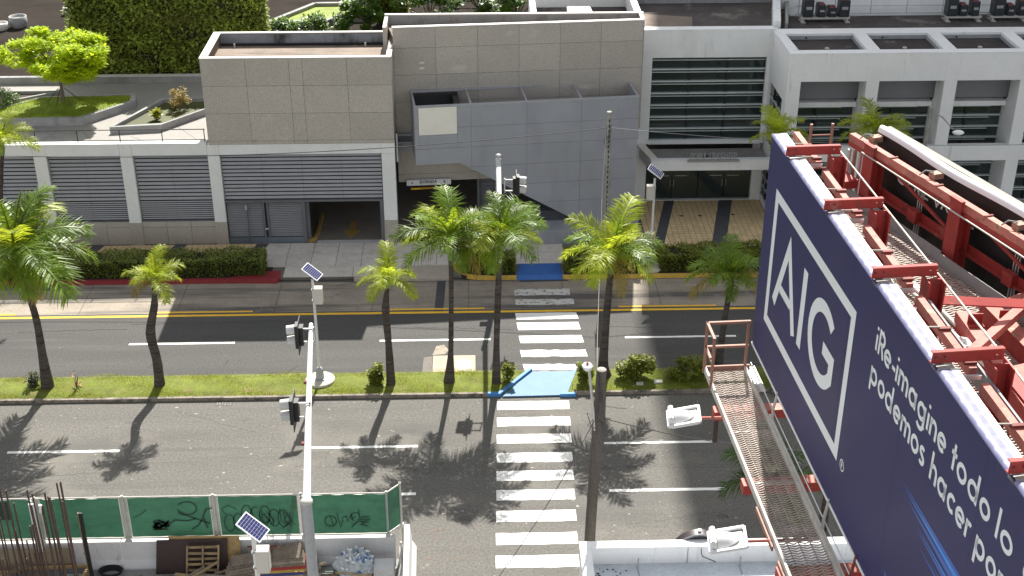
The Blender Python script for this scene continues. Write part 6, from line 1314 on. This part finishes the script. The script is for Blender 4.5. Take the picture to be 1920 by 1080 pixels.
for k, (ua, w, L) in enumerate(((2.3, -1.35, 1.9), (2.6, -1.45, 2.2), (4.6, -1.55, 2.4), (3.3, -1.3, 1.1))): tag(MB().tube([b1((ua, w, WZ + .06 + .04 * (k % 2))), b1((ua + L, w - .3, WZ + .06))], .035, 8).build('fluorescent_tube', PIPEW if k % 2 else LAMPW), ['bright white tube lying on the mesh walkway, nearest the far end', 'grey white pipe lying beside the bright tube on the mesh walkway', 'bright white tube lying past the coiled rope on the mesh walkway', 'short grey white pipe lying near the red columns on the mesh walkway'][k], 'pipe', 'pipes lying on the inner walkway')
mb = MB().tube([(7.05, 16.9, WZ + .08), (7.15, 16.75, WZ + .1), (7.25, 16.8, WZ + .1), (7.2, 16.95, WZ + .12), (7.1, 16.9, WZ + .16)], .05, 8); tag(mb.build('rope_coil', SFRAME), 'white coiled rope left on the mesh walkway', 'rope')
# heavy red box beams and platform plates
hv = thing('support_frame', 'heavy red box beams and plates joining the two billboard faces', 'steel frame', (7.8, 15.5, 17))
for (a, b, w, h) in (((7.36, 17.6, 20.25), (7.55, 9.0, 20.25), .24, .42), ((7.80, 17.8, 20.3), (8.9, 9.0, 20.3), .24, .42)):
    MB().bar(Vector(a) - Vector((0, 0, h / 2)), Vector(b) - Vector((0, 0, h / 2)), w, h).build('box_beam', RED, hv); MB().bar(Vector(a) + Vector((0, 0, .006)), Vector(b) + Vector((0, 0, .006)), w * .98, .012).build('beam_top', REDF, hv)
for (x, y) in ((7.39, 17.2), (7.90, 17.3), (7.46, 14.9)):
    MB().box(x - .11, x + .11, y - .02, y + .0, 20.26, 20.44).build('lug', RED, hv); MB().box(x - .11, x + .11, y - .14, y - .02, 20.27, 20.29).build('lug', RED, hv)
MB().bar(b1((5.55, -.9, 20.95)), Vector((8.75, 16.9, 20.7)), .16, .03, (0, -.4, 1)).build('diagonal_brace', RED, hv); MB().bar((6.75, 15.75, 20.55), (8.75, 17.9, 20.55), .13, .13).build('diagonal_brace', REDF, hv)
MB().prism([(7.5, 15.9), (8.6, 16.3), (9.2, 13.0), (7.55, 13.0)], 20.27, 20.31).build('deck_plate', REDF, hv); MB().bar((7.8, 15.2, 20.2), (8.9, 16.4, 20.3), .05, .35).build('gusset', RED, hv)
MB().bar((8.25, 17.9, 20.35), (9.0, 16.6, 20.35), .32, .03).build('deck_plate', REDF, hv)
MB().bar(b1((7.5, -1.25, 20.9)), b1((13, -1.3, 20.9)), .2, .05).build('stringer_plate', RED, hv)
MB().bar(b1((8.7, -.5, 20.8)), b1((10.4, -.55, 20.75)), .12, .12).build('timber_block', PALW, hv)
for y in (11.5,): MB().tube([(7.3, y, 0), (7.3, y, 19.6)], .55, 24).build('main_column', RED, hv)
# ---------------------------------------------------------------- front service catwalk
cwk = thing('service_catwalk', 'rusty mesh service catwalk with end rails along the billboard foot', 'walkway', b1((5, .5, 16.5))); CZ = 16.5
mb = MB(); mesh_grid(mb, b1, 0, 9.6, .12, .86, CZ, .062, .085, .012, .02)
for w in (.3, .49, .68): mb.bar(b1((0, w, CZ - .02)), b1((9.6, w, CZ - .02)), .012, .03)
mb.build('mesh_deck', GRATE, cwk, kind='stuff')
mb = MB(); mesh_grid(mb, b1, -.05, .85, -.12, .08, CZ, .05, .05, .012, .02); mb.build('end_mesh', GREYS, cwk)
for w, m in ((.88, mat('pale_angle_steel', (.50, .47, .43), .6, .15, 5)), (.10, MATS['pale_angle_steel'])): MB(b1).box(0, 9.6, w - .02, w + .02, CZ - .05, CZ + .09).build('edge_angle', m, cwk)
MB(b1).box(-.02, .02, .0, .9, CZ - .05, CZ + .09).build('edge_angle', RUSTR, cwk)
for k in range(6): MB(b1).box(.55 + k * 1.55, .60 + k * 1.55, .12, .86, CZ - .07, CZ - .03).build('joist', GRATE, cwk)
for u in (1.27, 3.57, 5.92, 8.3):
    MB(b1).box(u - .11, u + .11, -.7, .98, CZ - .27, CZ - .09).build('outrigger', RED, cwk); MB(b1).box(u - .115, u + .115, -.7, .98, CZ - .089, CZ - .078).build('outrigger_flange', REDF, cwk)
for (u, w) in ((0, .9), (.02, .1), (.62, .9)): MB().bar(b1((u, w, CZ - .05)), b1((u, w, CZ + 1.05)), .05).build('rail_post', RUSTR, cwk)
for z in (1.05, .52):
    MB().bar(b1((0, .92, CZ + z)), b1((0, .06, CZ + z)), .05).build('rail', RUSTR, cwk); MB().bar(b1((-.02, .9, CZ + z)), b1((.64, .9, CZ + z)), .05).build('rail', RUSTR, cwk)
MB(b1).box(.9, .96, .78, .86, CZ - 1.05, CZ - .1).build('hanger', mat('dark_rust', (.06, .04, .035), .8), cwk)
for (ua, ub) in ((4.35, 5.4), (5.75, 7.2)): MB().bar(b1((ua, .93, CZ - .06)), b1((ub, .93, CZ - .06)), .03, .09).build('loose_rail', RUSTR, cwk)
MB().tube([b1((.2, .04, CZ + .25)), b1((3.0, .02, CZ + .2)), b1((9.5, .02, CZ + .2))], .012, 6).build('cable', GREYS, cwk); MB().tube([b1((1.8, .06, CZ + .1)), b1((9.5, .05, CZ + .05))], .02, 6).build('conduit', PIPEW, cwk)
for u in (1.9, 5.1, 6.5): MB().tube([b1((u, .04, CZ - .1)), b1((u + .05, .06, CZ + .3)), b1((u + .02, .0, ZB + .05))], .025, 6).build('turnbuckle', RUST if u > 6 else GREYS, cwk)
# floodlights
def flood(label, u):
    t = thing('floodlight', label, 'floodlight', b1((u, 1.6, CZ)), 'floodlights on the catwalk')
    MB().tube([b1((u, .3, CZ - .05)), b1((u, 1.42, CZ - .02))], .028, 8).build('arm', REDF, t)
    c = b1((u, 1.62, CZ + .03)); e1 = Vector((.96, -.08, .24)).normalized(); e2 = Vector((.10, .99, .06)); e2 = (e2 - e1 * e2.dot(e1)).normalized(); e3 = e1.cross(e2); xf = lambda p: c + e1 * p[0] + e2 * p[1] + e3 * p[2]
    MB(xf).box(-.26, .26, -.2, .2, -.10, -.02).build('housing', LAMPW, t, bevel=.02)
    mb = MB(xf)
    for a in (((-.29, -.24), (.29, -.24)), ((.29, -.24), (.29, .24)), ((.29, .24), (-.29, .24)), ((-.29, .24), (-.29, -.24))): mb.bar((*a[0], 0), (*a[1], 0), .04, .05)
    mb.xf = None; mb2 = MB()
    for a in (((-.29, -.24), (.29, -.24)), ((.29, -.24), (.29, .24)), ((.29, .24), (-.29, .24)), ((-.29, .24), (-.29, -.24))): mb2.bar(xf((*a[0], 0)), xf((*a[1], 0)), .045, .05, e3)
    mb2.build('rim', LAMPW, t)
    mb = MB(xf); mb.prism([(-.26, -.2), (-.17, -.21), (-.17, .21), (-.26, .2)], -.02, .17); mb.build('reflector_back', LAMPW, t, bevel=.02)
    mb = MB(); n1, n2 = 16, 6
    for i in range(n2 + 1):
        for j in range(n1 + 1):
            th = -pi / 2 + pi * j / n1; rr_ = i / n2; mb.v.append(tuple(xf((-.16 + .36 * rr_ * cos(th), .19 * rr_ * sin(th), .01 + .13 * (1 - rr_ ** 2)))))
    for i in range(n2):
        for j in range(n1): q = i * (n1 + 1) + j; mb.f.append((q, q + n1 + 1, q + n1 + 2, q + 1)); mb.sm.append(True)
    mb.build('lens_dome', LAMPW, t)
flood('white floodlight reaching out near the far end of the catwalk', 1.63); flood('white floodlight over the roof of the low white building', 5.22)
